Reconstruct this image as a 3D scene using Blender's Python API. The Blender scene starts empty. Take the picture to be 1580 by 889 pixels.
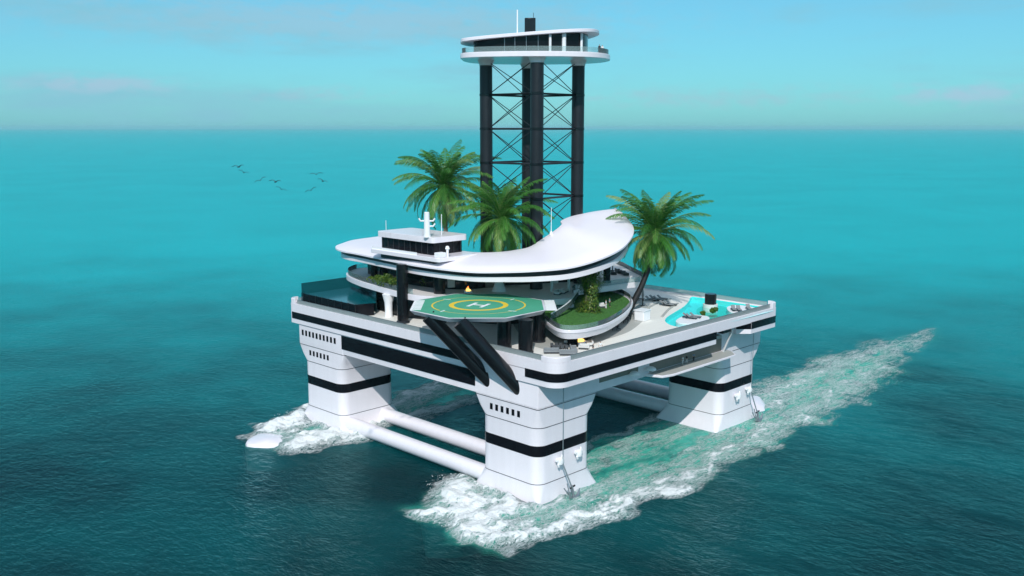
import bpy, bmesh, math, random
import numpy as np
from mathutils import Vector, Matrix, noise
from mathutils.geometry import tessellate_polygon
random.seed(7)
sc = bpy.context.scene
COL = sc.collection
R = math.radians
PI = math.pi

# ------------------------------------------------------------------ camera
FPX, PITCH, YAW = 1462.23, 0.167691, 0.777969
CAM = Vector((-111.457, -103.681, 63.1508))
fwd = Vector((math.cos(YAW)*math.cos(PITCH), math.sin(YAW)*math.cos(PITCH), -math.sin(PITCH)))
rgt = Vector((math.sin(YAW), -math.cos(YAW), 0))
upv = rgt.cross(fwd)
cd = bpy.data.cameras.new('camera'); cam = bpy.data.objects.new('camera', cd); COL.objects.link(cam)
cam.matrix_world = Matrix(((rgt.x, upv.x, -fwd.x, CAM.x), (rgt.y, upv.y, -fwd.y, CAM.y), (rgt.z, upv.z, -fwd.z, CAM.z), (0, 0, 0, 1)))
cd.lens = 36*FPX/1580; cd.clip_start = 1; cd.clip_end = 200000
sc.camera = cam

def at(x, y, z):
    """world point at height z seen at photo pixel x, y"""
    d = fwd + rgt*((x-790)/FPX) + upv*((444.5-y)/FPX)
    return CAM + d*((z-CAM.z)/d.z)
def along(x, y, dist):
    d = (fwd + rgt*((x-790)/FPX) + upv*((444.5-y)/FPX))
    return CAM + d*dist

# ------------------------------------------------------------------ materials
def newmat(name):
    m = bpy.data.materials.new(name); m.use_nodes = True
    nt = m.node_tree
    return m, nt, nt.nodes, nt.links, nt.nodes['Principled BSDF'], nt.nodes['Material Output']

def mat(name, col, rough=.5, metal=0, var=.06, scale=.6, bump=0, bscale=8, spec=None, coat=0, stretch=(1, 1, 1), dirt=0):
    m, nt, N, L, b, out = newmat(name)
    b.inputs['Roughness'].default_value = rough; b.inputs['Metallic'].default_value = metal
    if spec is not None: b.inputs['Specular IOR Level'].default_value = spec
    if coat: b.inputs['Coat Weight'].default_value = coat; b.inputs['Coat Roughness'].default_value = .08
    tc = N.new('ShaderNodeTexCoord'); mp = N.new('ShaderNodeMapping'); mp.inputs['Scale'].default_value = stretch
    L.new(tc.outputs['Object'], mp.inputs['Vector'])
    n = N.new('ShaderNodeTexNoise'); n.inputs['Scale'].default_value = scale; n.inputs['Detail'].default_value = 5
    L.new(mp.outputs[0], n.inputs['Vector'])
    mx = N.new('ShaderNodeMix'); mx.data_type = 'RGBA'
    mx.inputs[6].default_value = (*[max(0, c*(1-var-dirt)) for c in col], 1)
    mx.inputs[7].default_value = (*[min(1, c*(1+var)) for c in col], 1)
    L.new(n.outputs['Fac'], mx.inputs[0]); L.new(mx.outputs[2], b.inputs['Base Color'])
    mr = N.new('ShaderNodeMapRange'); mr.inputs[3].default_value = max(0, rough-.08); mr.inputs[4].default_value = rough+.1
    L.new(n.outputs['Fac'], mr.inputs[0]); L.new(mr.outputs[0], b.inputs['Roughness'])
    if bump:
        n2 = N.new('ShaderNodeTexNoise'); n2.inputs['Scale'].default_value = bscale; n2.inputs['Detail'].default_value = 6
        L.new(mp.outputs[0], n2.inputs['Vector'])
        bp = N.new('ShaderNodeBump'); bp.inputs['Strength'].default_value = bump; bp.inputs['Distance'].default_value = .1
        L.new(n2.outputs['Fac'], bp.inputs['Height']); L.new(bp.outputs[0], b.inputs['Normal'])
    return m

def glassmat(name, tint, alpha=.35, rough=.04, ior=1.45):
    """thin tinted glass: fresnel gloss over a mix of clear tint and body colour"""
    m, nt, N, L, b, out = newmat(name)
    N.remove(b)
    tr = N.new('ShaderNodeBsdfTransparent'); tr.inputs[0].default_value = (*[min(1, .55+.45*c) for c in tint], 1)
    df = N.new('ShaderNodeBsdfDiffuse'); df.inputs[0].default_value = (*tint, 1)
    gl = N.new('ShaderNodeBsdfGlossy'); gl.inputs['Roughness'].default_value = rough
    a = N.new('ShaderNodeMixShader'); a.inputs[0].default_value = alpha
    L.new(tr.outputs[0], a.inputs[1]); L.new(df.outputs[0], a.inputs[2])
    fr = N.new('ShaderNodeFresnel'); fr.inputs[0].default_value = ior
    n = N.new('ShaderNodeTexNoise'); n.inputs['Scale'].default_value = .8
    bp = N.new('ShaderNodeBump'); bp.inputs['Strength'].default_value = .05
    tc = N.new('ShaderNodeTexCoord'); L.new(tc.outputs['Object'], n.inputs['Vector'])
    L.new(n.outputs['Fac'], bp.inputs['Height']); L.new(bp.outputs[0], gl.inputs['Normal'])
    c = N.new('ShaderNodeMixShader')
    L.new(fr.outputs[0], c.inputs[0]); L.new(a.outputs[0], c.inputs[1]); L.new(gl.outputs[0], c.inputs[2])
    L.new(c.outputs[0], out.inputs[0])
    return m

M = {}
HAZE = 4e-5
M['white'] = mat('white_hull_paint', (.84, .80, .84), .3, var=.02, scale=.7, coat=.25, dirt=.07, stretch=(1.2, 1.2, .1))
M['whiteroof'] = mat('white_roof_paint', (.83, .79, .84), .4, var=.02, scale=.3)
M['deck'] = mat('pale_teak_deck', (.78, .77, .71), .6, var=.07, scale=.5, stretch=(.2, 3, 1))
M['grey_and_shade'] = mat('grey_floor_and_shade', (.40, .41, .38), .6, var=.06, scale=.9)  # grey floors and steps; also the terrace shadow painted on the deck
M['floor'] = mat('terrace_stone', (.70, .68, .66), .55, var=.05, scale=.7)
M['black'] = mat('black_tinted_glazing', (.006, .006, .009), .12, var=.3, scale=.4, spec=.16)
M['blackpaint'] = mat('black_gloss_paint', (.006, .006, .008), .22, var=.3, scale=.8, spec=.4)
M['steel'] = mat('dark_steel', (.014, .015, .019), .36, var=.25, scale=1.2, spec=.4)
M['seam'] = mat('dark_seam', (.02, .022, .026), .6)
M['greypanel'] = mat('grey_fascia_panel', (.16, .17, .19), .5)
M['metal'] = mat('galvanised_metal', (.35, .37, .40), .35, metal=.8)
M['white2'] = mat('white_fitting', (.82, .83, .84), .4)
M['greyfab'] = mat('grey_cushion', (.22, .24, .25), .9, bump=.3, bscale=20)
M['darkfab'] = mat('charcoal_cushion', (.06, .065, .07), .9, bump=.3, bscale=20)
M['palefab'] = mat('pale_cushion', (.62, .62, .60), .9, bump=.3, bscale=20)
M['brownint'] = mat('taupe_interior_wall', (.22, .20, .17), .6, var=.2, scale=1.5)
M['pad'] = mat('green_landing_coating', (.055, .33, .20), .75, var=.16, scale=.5, bump=.2, bscale=25)
M['yellow'] = mat('yellow_marking_paint', (.75, .52, .03), .7, var=.12, scale=2)
M['ochre'] = mat('worn_yellow_paint', (.55, .47, .12), .7, var=.2, scale=2)
M['whitemark'] = mat('white_marking_paint', (.75, .77, .76), .7, var=.08, scale=2)
M['lawn'] = mat('lawn_grass', (.05, .17, .028), .95, var=.35, scale=1.2, bump=.8, bscale=30)
M['skin'] = mat('skin', (.45, .27, .18), .6)
M['cloth_white'] = mat('white_cloth', (.75, .75, .74), .9)
M['cloth_dark'] = mat('dark_cloth', (.03, .03, .04), .9)
M['cloth_blue'] = mat('grey_blue_cloth', (.2, .27, .33), .9)
M['cloth_red'] = mat('red_cloth', (.4, .06, .05), .9)
M['hair'] = mat('dark_hair', (.03, .02, .015), .7)
M['trunk'] = mat('palm_bark', (.16, .13, .10), .9, var=.35, scale=3, bump=.8, bscale=6, stretch=(.6, .6, 3))
M['darktrunk'] = mat('dark_palm_bark', (.004, .004, .005), .6, var=.35, scale=3, bump=.6, bscale=6, stretch=(.6, .6, 3))
M['bird'] = mat('dusky_feathers', (.018, .07, .085), .9)
M['pooltile'] = mat('turquoise_pool_tiles', (.06, .86, .84), .3, var=.06, scale=1.5)
M['pooltile2'] = mat('deep_green_pool_tiles', (.0, .62, .50), .3, var=.1, scale=1.5)
M['glassrail'] = glassmat('railing_glass', (.60, .70, .70), .4)
M['glasspale'] = glassmat('pale_balustrade_glass', (.62, .78, .78), .16, ior=1.2)
M['tint'] = glassmat('tinted_windbreak_glass', (.01, .09, .11), .3)
M['glassroof'] = mat('tinted_glass_roof', (.002, .10, .12), .12, var=.05, spec=.5)
M['darkglass'] = glassmat('dark_wall_glass', (.010, .012, .014), .86)
M['rope'] = mat('steel_cable', (.25, .30, .32), .5, metal=.4)

def leafmat(name, c1, c2, c3):
    m, nt, N, L, b, out = newmat(name)
    at_ = N.new('ShaderNodeAttribute'); at_.attribute_name = 'tone'
    rp = N.new('ShaderNodeValToRGB')
    rp.color_ramp.elements[0].color = (*c1, 1); rp.color_ramp.elements[1].color = (*c3, 1)
    e = rp.color_ramp.elements.new(.5); e.color = (*c2, 1)
    L.new(at_.outputs['Fac'], rp.inputs[0])
    L.new(rp.outputs[0], b.inputs['Base Color']); b.inputs['Roughness'].default_value = .42
    tl = N.new('ShaderNodeBsdfTranslucent'); L.new(rp.outputs[0], tl.inputs[0])
    mx = N.new('ShaderNodeMixShader'); mx.inputs[0].default_value = .4
    L.new(b.outputs[0], mx.inputs[1]); L.new(tl.outputs[0], mx.inputs[2]); L.new(mx.outputs[0], out.inputs[0])
    return m
M['leaf'] = leafmat('palm_leaves', (.02, .105, .018), (.075, .27, .036), (.33, .43, .14))
M['shrub'] = leafmat('shrub_leaves', (.03, .08, .01), (.08, .19, .02), (.26, .30, .05))

def flamemat():
    m, nt, N, L, b, out = newmat('flame')
    tc = N.new('ShaderNodeTexCoord'); sp = N.new('ShaderNodeSeparateXYZ'); L.new(tc.outputs['Generated'], sp.inputs[0])
    rp = N.new('ShaderNodeValToRGB'); rp.color_ramp.elements[0].color = (1, .75, .2, 1); rp.color_ramp.elements[1].color = (1, .12, .01, 1)
    L.new(sp.outputs['Z'], rp.inputs[0])
    em = N.new('ShaderNodeEmission'); em.inputs[1].default_value = 1.6; L.new(rp.outputs[0], em.inputs[0])
    L.new(em.outputs[0], out.inputs[0]); N.remove(b)
    return m
M['flame'] = flamemat()

def poolwater(name, tint):
    m, nt, N, L, b, out = newmat(name)
    N.remove(b)
    tr = N.new('ShaderNodeBsdfTransparent'); tr.inputs[0].default_value = (*tint, 1)
    gl = N.new('ShaderNodeBsdfGlossy'); gl.inputs['Roughness'].default_value = .05
    n = N.new('ShaderNodeTexNoise'); n.inputs['Scale'].default_value = 2; tc = N.new('ShaderNodeTexCoord'); L.new(tc.outputs['Object'], n.inputs['Vector'])
    bp = N.new('ShaderNodeBump'); bp.inputs['Strength'].default_value = .25; L.new(n.outputs['Fac'], bp.inputs['Height'])
    fr = N.new('ShaderNodeFresnel'); fr.inputs[0].default_value = 1.15; L.new(bp.outputs[0], gl.inputs['Normal'])
    c = N.new('ShaderNodeMixShader'); L.new(fr.outputs[0], c.inputs[0]); L.new(tr.outputs[0], c.inputs[1]); L.new(gl.outputs[0], c.inputs[2])
    L.new(c.outputs[0], out.inputs[0])
    return m
M['shallow'] = mat('pale_aqua_step', (.42, .93, .90), .4, var=.05)
M['poolwater'] = poolwater('clear_pool_water', (.86, 1, 1))

# ------------------------------------------------------------------ mesh building
class MB:
    def __init__(s): s.v = []; s.f = []; s.tone = None
    def add(s, verts, faces):
        o = len(s.v); s.v += [tuple(v) for v in verts]; s.f += [tuple(i+o for i in f) for f in faces]; return s
    def box(s, x0, x1, y0, y1, z0, z1):
        return s.add([(x0,y0,z0),(x1,y0,z0),(x1,y1,z0),(x0,y1,z0),(x0,y0,z1),(x1,y0,z1),(x1,y1,z1),(x0,y1,z1)],
                     [(3,2,1,0),(4,5,6,7),(0,1,5,4),(1,2,6,5),(2,3,7,6),(3,0,4,7)])
    def obox(s, c, sx, sy, z0, z1, a=0):
        ca, sa = math.cos(a), math.sin(a)
        p = [(c[0]+ca*x-sa*y, c[1]+sa*x+ca*y) for x, y in ((-sx/2,-sy/2),(sx/2,-sy/2),(sx/2,sy/2),(-sx/2,sy/2))]
        return s.prism(p, z0, z1)
    def prism(s, poly, z0, z1, poly1=None):
        poly1 = poly1 or poly; n = len(poly)
        zz0 = z0 if isinstance(z0, (list, tuple)) else [z0]*n
        zz1 = z1 if isinstance(z1, (list, tuple)) else [z1]*n
        vs = [(p[0],p[1],a) for p, a in zip(poly, zz0)] + [(p[0],p[1],a) for p, a in zip(poly1, zz1)]
        area = sum(poly[i][0]*poly[(i+1)%n][1]-poly[(i+1)%n][0]*poly[i][1] for i in range(n))
        tri = tessellate_polygon([[Vector((p[0],p[1],0)) for p in poly]])
        fs = []
        for t in tri:
            a, b, c = t
            ar = (poly[b][0]-poly[a][0])*(poly[c][1]-poly[a][1])-(poly[c][0]-poly[a][0])*(poly[b][1]-poly[a][1])
            if ar < 0: a, b, c = c, b, a
            fs.append((c, b, a)); fs.append((a+n, b+n, c+n))
        for i in range(n):
            j = (i+1) % n
            fs.append((i, j, j+n, i+n) if area > 0 else (j, i, i+n, j+n))
        return s.add(vs, fs)
    def sheet(s, poly, z, holes=()):
        loops = [list(poly)]+[list(h) for h in holes]
        flat = [p for l in loops for p in l]
        tri = tessellate_polygon([[Vector((p[0],p[1],0)) for p in l] for l in loops])
        fs = []
        for a, b, c in tri:
            ar = (flat[b][0]-flat[a][0])*(flat[c][1]-flat[a][1])-(flat[c][0]-flat[a][0])*(flat[b][1]-flat[a][1])
            if abs(ar) < 1e-9: continue
            fs.append((a, b, c) if ar > 0 else (c, b, a))
        return s.add([(p[0],p[1],z) for p in flat], fs)
    def rings(s, rings, cap=True):
        n = len(rings[0]); o = []
        vs = [p for r in rings for p in r]
        fs = []
        for k in range(len(rings)-1):
            for i in range(n):
                j = (i+1) % n
                fs.append((k*n+i, k*n+j, (k+1)*n+j, (k+1)*n+i))
        if cap:
            fs.append(tuple(reversed(range(n)))); fs.append(tuple(range((len(rings)-1)*n, len(rings)*n)))
        return s.add(vs, fs)
    def tube(s, pts, rad, n=14, cap=True):
        pts = [Vector(p) for p in pts]
        rad = rad if isinstance(rad, (list, tuple)) else [rad]*len(pts)
        rs = []; prev = None
        for i, p in enumerate(pts):
            t = (pts[min(i+1, len(pts)-1)]-pts[max(i-1, 0)]).normalized()
            if prev is None:
                u = t.orthogonal().normalized() if abs(t.z) < .99 else Vector((1, 0, 0))
                u = (u-t*u.dot(t)).normalized()
            else:
                u = (prev-t*prev.dot(t)).normalized()
            prev = u; w = t.cross(u)
            rs.append([p+(u*math.cos(2*PI*k/n)+w*math.sin(2*PI*k/n))*rad[i] for k in range(n)])
        return s.rings(rs, cap)
    def cyl(s, x, y, z0, z1, r, n=24, r1=None):
        r1 = r if r1 is None else r1
        return s.rings([[(x+r*math.cos(2*PI*k/n), y+r*math.sin(2*PI*k/n), z0) for k in range(n)], [(x+r1*math.cos(2*PI*k/n), y+r1*math.sin(2*PI*k/n), z1) for k in range(n)]])
    def lathe(s, x, y, prof, n=20):
        return s.rings([[(x+r*math.cos(2*PI*k/n), y+r*math.sin(2*PI*k/n), z) for k in range(n)] for r, z in prof])
    def wall(s, pts, z0, z1, th=.08, closed=False):
        """a thin upright wall along a plan line; z0, z1 may be lists"""
        n = len(pts)
        z0 = z0 if isinstance(z0, (list, tuple)) else [z0]*n; z1 = z1 if isinstance(z1, (list, tuple)) else [z1]*n
        nn = normals2(pts, closed)
        vs = []
        for p, q, a, b in zip(pts, nn, z0, z1):
            vs += [(p[0]+q[0]*th/2, p[1]+q[1]*th/2, a), (p[0]+q[0]*th/2, p[1]+q[1]*th/2, b), (p[0]-q[0]*th/2, p[1]-q[1]*th/2, b), (p[0]-q[0]*th/2, p[1]-q[1]*th/2, a)]
        fs = []
        for i in range(n if closed else n-1):
            j = (i+1) % n
            for k in range(4):
                l = (k+1) % 4
                fs.append((i*4+k, j*4+k, j*4+l, i*4+l))
        if not closed: fs += [(3, 2, 1, 0), ((n-1)*4, (n-1)*4+1, (n-1)*4+2, (n-1)*4+3)]
        return s.add(vs, fs)
    def build(s, name, m, parent=None, bev=0, flat=False, fix=True):
        me = bpy.data.meshes.new(name); me.from_pydata(s.v, [], s.f); me.update()
        if fix:
            bm = bmesh.new(); bm.from_mesh(me); bmesh.ops.recalc_face_normals(bm, faces=bm.faces); bm.to_mesh(me); bm.free()
        if not flat:
            me.polygons.foreach_set('use_smooth', [True]*len(me.polygons)); me.set_sharp_from_angle(angle=R(32))
        me.materials.append(M[m] if isinstance(m, str) else m)
        if s.tone is not None:
            a = me.attributes.new('tone', 'FLOAT', 'POINT'); a.data.foreach_set('value', s.tone)
        o = bpy.data.objects.new(name, me); COL.objects.link(o)
        if parent is not None:
            o.parent = parent; o.matrix_parent_inverse = parent_inv(parent)
        if bev:
            b = o.modifiers.new('bevel', 'BEVEL'); b.width = bev; b.segments = 2; b.limit_method = 'ANGLE'; b.angle_limit = R(40); b.harden_normals = False
        return o

def parent_inv(p):
    m = Matrix.Identity(4); q = p
    while q is not None:
        m = m @ Matrix.Identity(4); q = q.parent
    # world matrix of an un-updated chain: only locations / z turns are used
    w = world(p)
    return w.inverted()
def world(o):
    loc = Matrix.LocRotScale(o.location, o.rotation_euler, o.scale)
    if o.parent is None: return loc
    return world(o.parent) @ o.matrix_parent_inverse @ loc

def normals2(pts, closed):
    n = len(pts); out = []
    for i in range(n):
        a = pts[(i-1) % n] if closed or i > 0 else pts[i]
        b = pts[(i+1) % n] if closed or i < n-1 else pts[i]
        dx, dy = b[0]-a[0], b[1]-a[1]; l = math.hypot(dx, dy) or 1
        out.append((dy/l, -dx/l))
    return out
def offset(pts, d, closed=True):
    return [(p[0]+q[0]*d, p[1]+q[1]*d)+tuple(p[2:]) for p, q in zip(pts, normals2(pts, closed))]
def smooth(pts, n=6, closed=True):
    pts = [Vector(p if len(p) == 3 else (p[0], p[1], 0)) for p in pts]; out = []
    m = len(pts)
    for i in range(m if closed else m-1):
        if closed: p0, p1, p2, p3 = pts[i-1], pts[i], pts[(i+1) % m], pts[(i+2) % m]
        else: p0, p1, p2, p3 = pts[max(i-1, 0)], pts[i], pts[i+1], pts[min(i+2, m-1)]
        for k in range(n):
            t = k/n
            out.append(tuple(.5*((2*p1)+(p2-p0)*t+(2*p0-5*p1+4*p2-p3)*t*t+(3*p1-p0-3*p2+p3)*t**3)))
    if not closed: out.append(tuple(pts[-1]))
    return out
def rrect(x0, x1, y0, y1, r, n=6):
    if not isinstance(r, (list, tuple)): r = [r]*4
    out = []
    for cx, cy, a0, rr in ((x0, y0, 180, r[0]), (x1, y0, 270, r[1]), (x1, y1, 0, r[2]), (x0, y1, 90, r[3])):
        ccx = cx+rr if cx == x0 else cx-rr; ccy = cy+rr if cy == y0 else cy-rr
        for k in range(n+1):
            a = R(a0+90*k/n); out.append((ccx+rr*math.cos(a), ccy+rr*math.sin(a)))
    return out

def tag(o, label, cat, group=None, kind=None):
    if kind != 'structure' or label:
        if label: o['label'] = label
        if cat: o['category'] = cat
    if group: o['group'] = group
    if kind: o['kind'] = kind
    return o
def empty(name, loc, label, cat, group=None, rz=0):
    o = bpy.data.objects.new(name, None); COL.objects.link(o); o.location = loc; o.rotation_euler = (0, 0, rz); o.empty_display_size = .5
    return tag(o, label, cat, group)
def copy_tree(o, parent=None):
    c = o.copy(); COL.objects.link(c)
    if parent is not None: c.parent = parent; c.matrix_parent_inverse = o.matrix_parent_inverse.copy()
    for ch in list(o.children): copy_tree(ch, c)
    return c
_PROTO = {}
def place(kind, make, loc, rz, label, cat, group=None, scale=None):
    """first one is built at the origin and moved, the others are copies of it and of its parts"""
    if kind not in _PROTO:
        o = make(); _PROTO[kind] = o
    else:
        o = copy_tree(_PROTO[kind])
    o.location = loc; o.rotation_euler = (0, 0, rz)
    if scale: o.scale = (scale,)*3
    o['label'] = label; o['category'] = cat
    if group: o['group'] = group
    return o

Z_DECK, Z_UP, Z_LAWN, Z_PAD = 25.2, 31.0, 28.6, 31.7
TOWC = Vector((32.9, 32.7)); TA = R(49); TH = 9.5
tdir = Vector((math.cos(TA), math.sin(TA))); tprp = Vector((math.sin(TA), -math.cos(TA)))
TCOL = [TOWC-tdir*TH, TOWC+tdir*TH, TOWC-tprp*TH, TOWC+tprp*TH]   # front, back, left, right

# ================================================================== THE OFFSHORE PLATFORM
plat = empty('offshore_platform', (35, 35, 0), 'huge white four-legged floating platform with black window bands standing in the sea', 'platform')
X0, X1, Y0, Y1 = -.3, 70.3, -4.4, 74.4
rim = rrect(X0, X1, Y0, Y1, [2.6, 1, 1.5, 1], 8)
# pool outline on the deck (world plan)
pool_px = [(1066,459),(1062,466),(1054,474),(1041,482),(1030,489),(1026,495),(1033,501),(1047,504.5),(1062,504.5)]
pool = [at(x, y, Z_DECK) for x, y in pool_px]
pool = [(p.x, p.y) for p in pool] + [(46, -2.9), (56, -3.2), (67.6, -3.2), (68.6, -2.2), (68.8, 8), (68.7, 15)]
pool = smooth(pool, 5)
pool = [(min(p[0], 69.0), max(p[1], -3.4)) for p in pool]
island_px = [(1043,497),(1049,490.5),(1063,486.5),(1078,486.5),(1093,489),(1093,494),(1079,498.5),(1060,500)]
island = smooth([tuple(at(x, y, Z_DECK))[:2] for x, y in island_px], 5)
deckring = rrect(X0, X1, Y0, Y1, [2.6, 1, 1.5, 1], 8)
inner = offset(deckring, -.9) if sum(deckring[i][0]*deckring[(i+1)%len(deckring)][1]-deckring[(i+1)%len(deckring)][0]*deckring[i][1] for i in range(len(deckring))) > 0 else offset(deckring, .9)
mb = MB()
# upper rim: outside wall, top border
nr = len(rim)
mb.add([(p[0],p[1],23.5) for p in rim]+[(p[0],p[1],25.32) for p in rim]+[(p[0],p[1],25.32) for p in inner]+[(p[0],p[1],25.1) for p in inner],
       [(k*nr+i, k*nr+(i+1)%nr, (k+1)*nr+(i+1)%nr, (k+1)*nr+i) for k in range(3) for i in range(nr)])
NX0, NX1 = 46.6, 57.5     # notch of the boat deck on the right-hand side
lowrim = [p for p in rim if p[1] < 0 and p[0] < 5] + [(NX0, Y0), (NX0, .2), (NX1, .2), (NX1, Y0+2.2), (NX1+2.2, Y0)] + [p for p in rim if p[0] > 60 or p[1] > 60]
lowrim = [p for i, p in enumerate(lowrim) if i == 0 or math.dist(p, lowrim[i-1]) > 1e-3]
mb2 = MB().prism(lowrim, 21.1, 23.495)
mb2.prism(rrect(0, 70, 0, 70, .3, 2), 16.9, 21.095)
mb.v += []
hull = mb.build('hull_rim', 'white', plat, fix=False)
mb2.build('hull', 'white', plat, bev=.12)
MB().prism(rim, 23.4, 23.49).build('hull_plate', 'white', plat)
# deck floor with an opening for the pool
MB().sheet(offset(deckring, -.6), Z_DECK, [pool]).build('deck_floor', 'deck', plat, fix=False)
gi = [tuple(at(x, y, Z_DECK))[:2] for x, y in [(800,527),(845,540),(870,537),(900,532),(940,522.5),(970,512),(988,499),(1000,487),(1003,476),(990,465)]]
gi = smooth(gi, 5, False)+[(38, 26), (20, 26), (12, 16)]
MB().sheet([p[:2] for p in gi], Z_DECK+.006).build('painted_terrace_shadow', 'grey_and_shade', plat, fix=False)  # grey sheet paints the lawn terrace's shadow onto the deck
# black bands round the rim
def band_pts(lo, hi, step):
    out = [lo]
    return out
bl = MB().wall([(X0-.02, 73.3), (X0-.02, 16.6)], 22.1, 23.55, .12); bl.build('window_band', 'black', plat)
bl = MB().wall([(X0+.6, 74.42), (68, 74.42)], 22.1, 23.55, .12); bl.build('window_band', 'black', plat)
curve = [(X0-.02, 2.75)] + [(p[0]+.02*(-1), p[1]-.02) for p in rim[:9]] + [(NX0, Y0-.02)]
MB().wall(curve, 22.1, 23.55, .12).build('window_band', 'black', plat)
MB().wall([(NX1+2.3, Y0-.02), (X1-1, Y0-.02), (X1-.27, Y0+.27), (X1+.02, Y0+1), (X1+.02, 60)], 22.1, 23.55, .12).build('window_band', 'black', plat)
MB().wall([(NX1-.02, Y0+2.2), (NX1+2.18, Y0-.0)], 22.1, 23.55, .1).build('window_band', 'black', plat)
MB().wall([(-.03, 55.5), (-.03, 15.3)], 18.0, 20.85, .14).build('window_panel', 'black', plat)
# hairline seams on the hull beam
MB().wall([(-.01, 71.2), (-.01, 55.5)], 20.95, 21.06, .05).build('seam', 'seam', plat)

# legs
def leg(ix, iy):
    x0, x1 = (0, 14) if ix == 0 else (56, 70); y0, y1 = (0, 14) if iy == 0 else (56, 70)
    ex0, ex1, ey0, ey1 = (0, 1.3, 0, 1.3)
    if ix: ex0, ex1 = 1.3, 1.45
    if iy: ey0, ey1 = 1.3, 1.4
    def ring(z, e, r, b=0):
        return [(p[0], p[1], z) for p in rrect(x0-ex0*e-b, x1+ex1*e+b, y0-ey0*e-b, y1+ey1*e+b, r, 7)]
    rs = [ring(-4, 1.6, .5, .8), ring(-.3, 1.05, .7, .35), ring(1.5, .45, 1.3, .15), ring(3.36, 0, 2.0), ring(9, 0, 2.1), ring(13.3, 0, 2.0), ring(14.8, .5, 1.0), ring(16.7, 1, .35)]
    def top(z):
        ax0, ax1, ay0, ay1 = x0-ex0+(.4 if ix else 0), x1+ex1, y0-ey0+(.4 if iy else 0), y1+ey1
        if ix == 0: ax0 = -.035
        if iy == 0: ay0 = -.035
        return [(p[0], p[1], z) for p in rrect(ax0, ax1, ay0, ay1, .35, 7)]
    if ix or iy: rs += [top(16.9), top(21.0)]
    else: rs += [ring(16.86, 1, .3)]
    L = MB().rings(rs).build('leg', 'white', plat)
    def strip(z0, z1, e, r, m, name, out):
        a = rrect(x0-ex0*e-out, x1+ex1*e+out, y0-ey0*e-out, y1+ey1*e+out, r+out, 7)
        MB().rings([[(p[0],p[1],z0) for p in a], [(p[0],p[1],z1) for p in a]], False).build(name, m, L)
    strip(8.25, 10.15, 0, 2.08, 'black', 'window_band', .035)
    for z, e, r in ((3.3, 0, 2.0), (13.25, 0, 2.0), (16.65, 1, .36)): strip(z, z+.11, e, r, 'seam', 'seam', .05)
    return L
LF, LL, LR, LB = leg(0, 0), leg(0, 1), leg(1, 0), leg(1, 1)
for k in range(6):                      # portholes on the front leg
    y = 11.2-k*1.33; MB().prism(rrect(-.045, .1, y-.33, y+.33, .01, 1), 14.55, 15.65).build('porthole', 'black', LF, bev=.1)
for k in range(10):
    y = 69.8-k*1.32; MB().prism(rrect(-.11, .1, y-.33, y+.33, .01, 1), 18.75, 19.95).build('porthole', 'black', LL, bev=.1)
for k in range(6):
    y = 67.2-k*1.3; MB().prism(rrect(-.05, .1, y-.33, y+.33, .01, 1), 14.7, 15.8).build('porthole', 'black', LL, bev=.1)
# pontoons (nose pokes out of the water, rest is awash)
def pontoon(yc, w):
    prof = [(-19, .06), (-18.2, .28), (-16.5, .6), (-14, .85), (-10, 1), (0, 1), (30, 1), (60, 1), (71, 1), (76, .9), (80, .6), (82.5, .2)]
    rs = []
    for x, k in prof:
        top = (.62 if yc > 30 else -.3) if x < -11 else (.8 if x > 74 else -.75)
        if -11 <= x < -8: top = -.1
        hw = w*k
        sec = [(-hw*1.04, -1.5), (-hw*.99, -.7), (-hw*.86, -.25+.3*top), (-hw*.55, top), (0, top+.15), (hw*.55, top), (hw*.86, -.25+.3*top), (hw*.99, -.7), (hw*1.04, -1.5), (hw*.7, -5), (-hw*.7, -5)]
        rs.append([(x, yc+a, b) for a, b in sec])
    return MB().rings(rs).build('pontoon', 'white', plat)
pontoon(6.6, 7.6); pontoon(62.2, 7.6)
for x in (1.6, 10.8):
    MB().tube([(x, 13.5, 1.55), (x, 57, 1.55)], 1.5, 24).build('cross_tube', 'white', plat)
for x in (58.5, 68):
    MB().tube([(x, 13.5, 1.55), (x, 57, 1.55)], 1.5, 24).build('cross_tube', 'white', plat)
# corner posts and glass railing
for (cx, cy, a, b, rr) in ((X0, Y0, 2.6, 2.4, 2.6), (X1, Y0, 1.2, 1.2, 1), (X0, Y1, 1.2, 1.2, 1), (X1, Y1, 1.2, 1.2, 1)):
    sx = 1 if cx == X0 else -1; sy = 1 if cy == Y0 else -1
    if cx == X0 and cy == Y0:
        arc = [p for p in rim[:9]]
        arc = [(X0, Y0+3.6)]+arc+[(X0+3.4, Y0)]
        MB().wall(offset(arc, -.2, False), 25.3, 26.25, .36).build('corner_post', 'white', plat, bev=.08)
    else:
        MB().wall([(cx+sx*.2, cy+sy*2.2), (cx+sx*.2, cy+sy*.9), (cx+sx*.9, cy+sy*.2), (cx+sx*2.2, cy+sy*.2)], 25.3, 26.5, .36).build('corner_post', 'white', plat, bev=.08)
for pts in ([(X0+.55, Y0+3.7), (X0+.55, Y1-2.3)], [(X0+3.5, Y0+.55), (X1-2.3, Y0+.55)], [(X1-.55, Y0+2.3), (X1-.55, Y1-2.3)], [(X0+2.3, Y1-.55), (X1-2.3, Y1-.55)]):
    g = MB().wall(pts, 25.3, 26.2, .05).build('glass_railing', 'glassrail', plat)
    MB().wall(pts, 26.2, 26.26, .09).build('handrail', 'metal', g)
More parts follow.
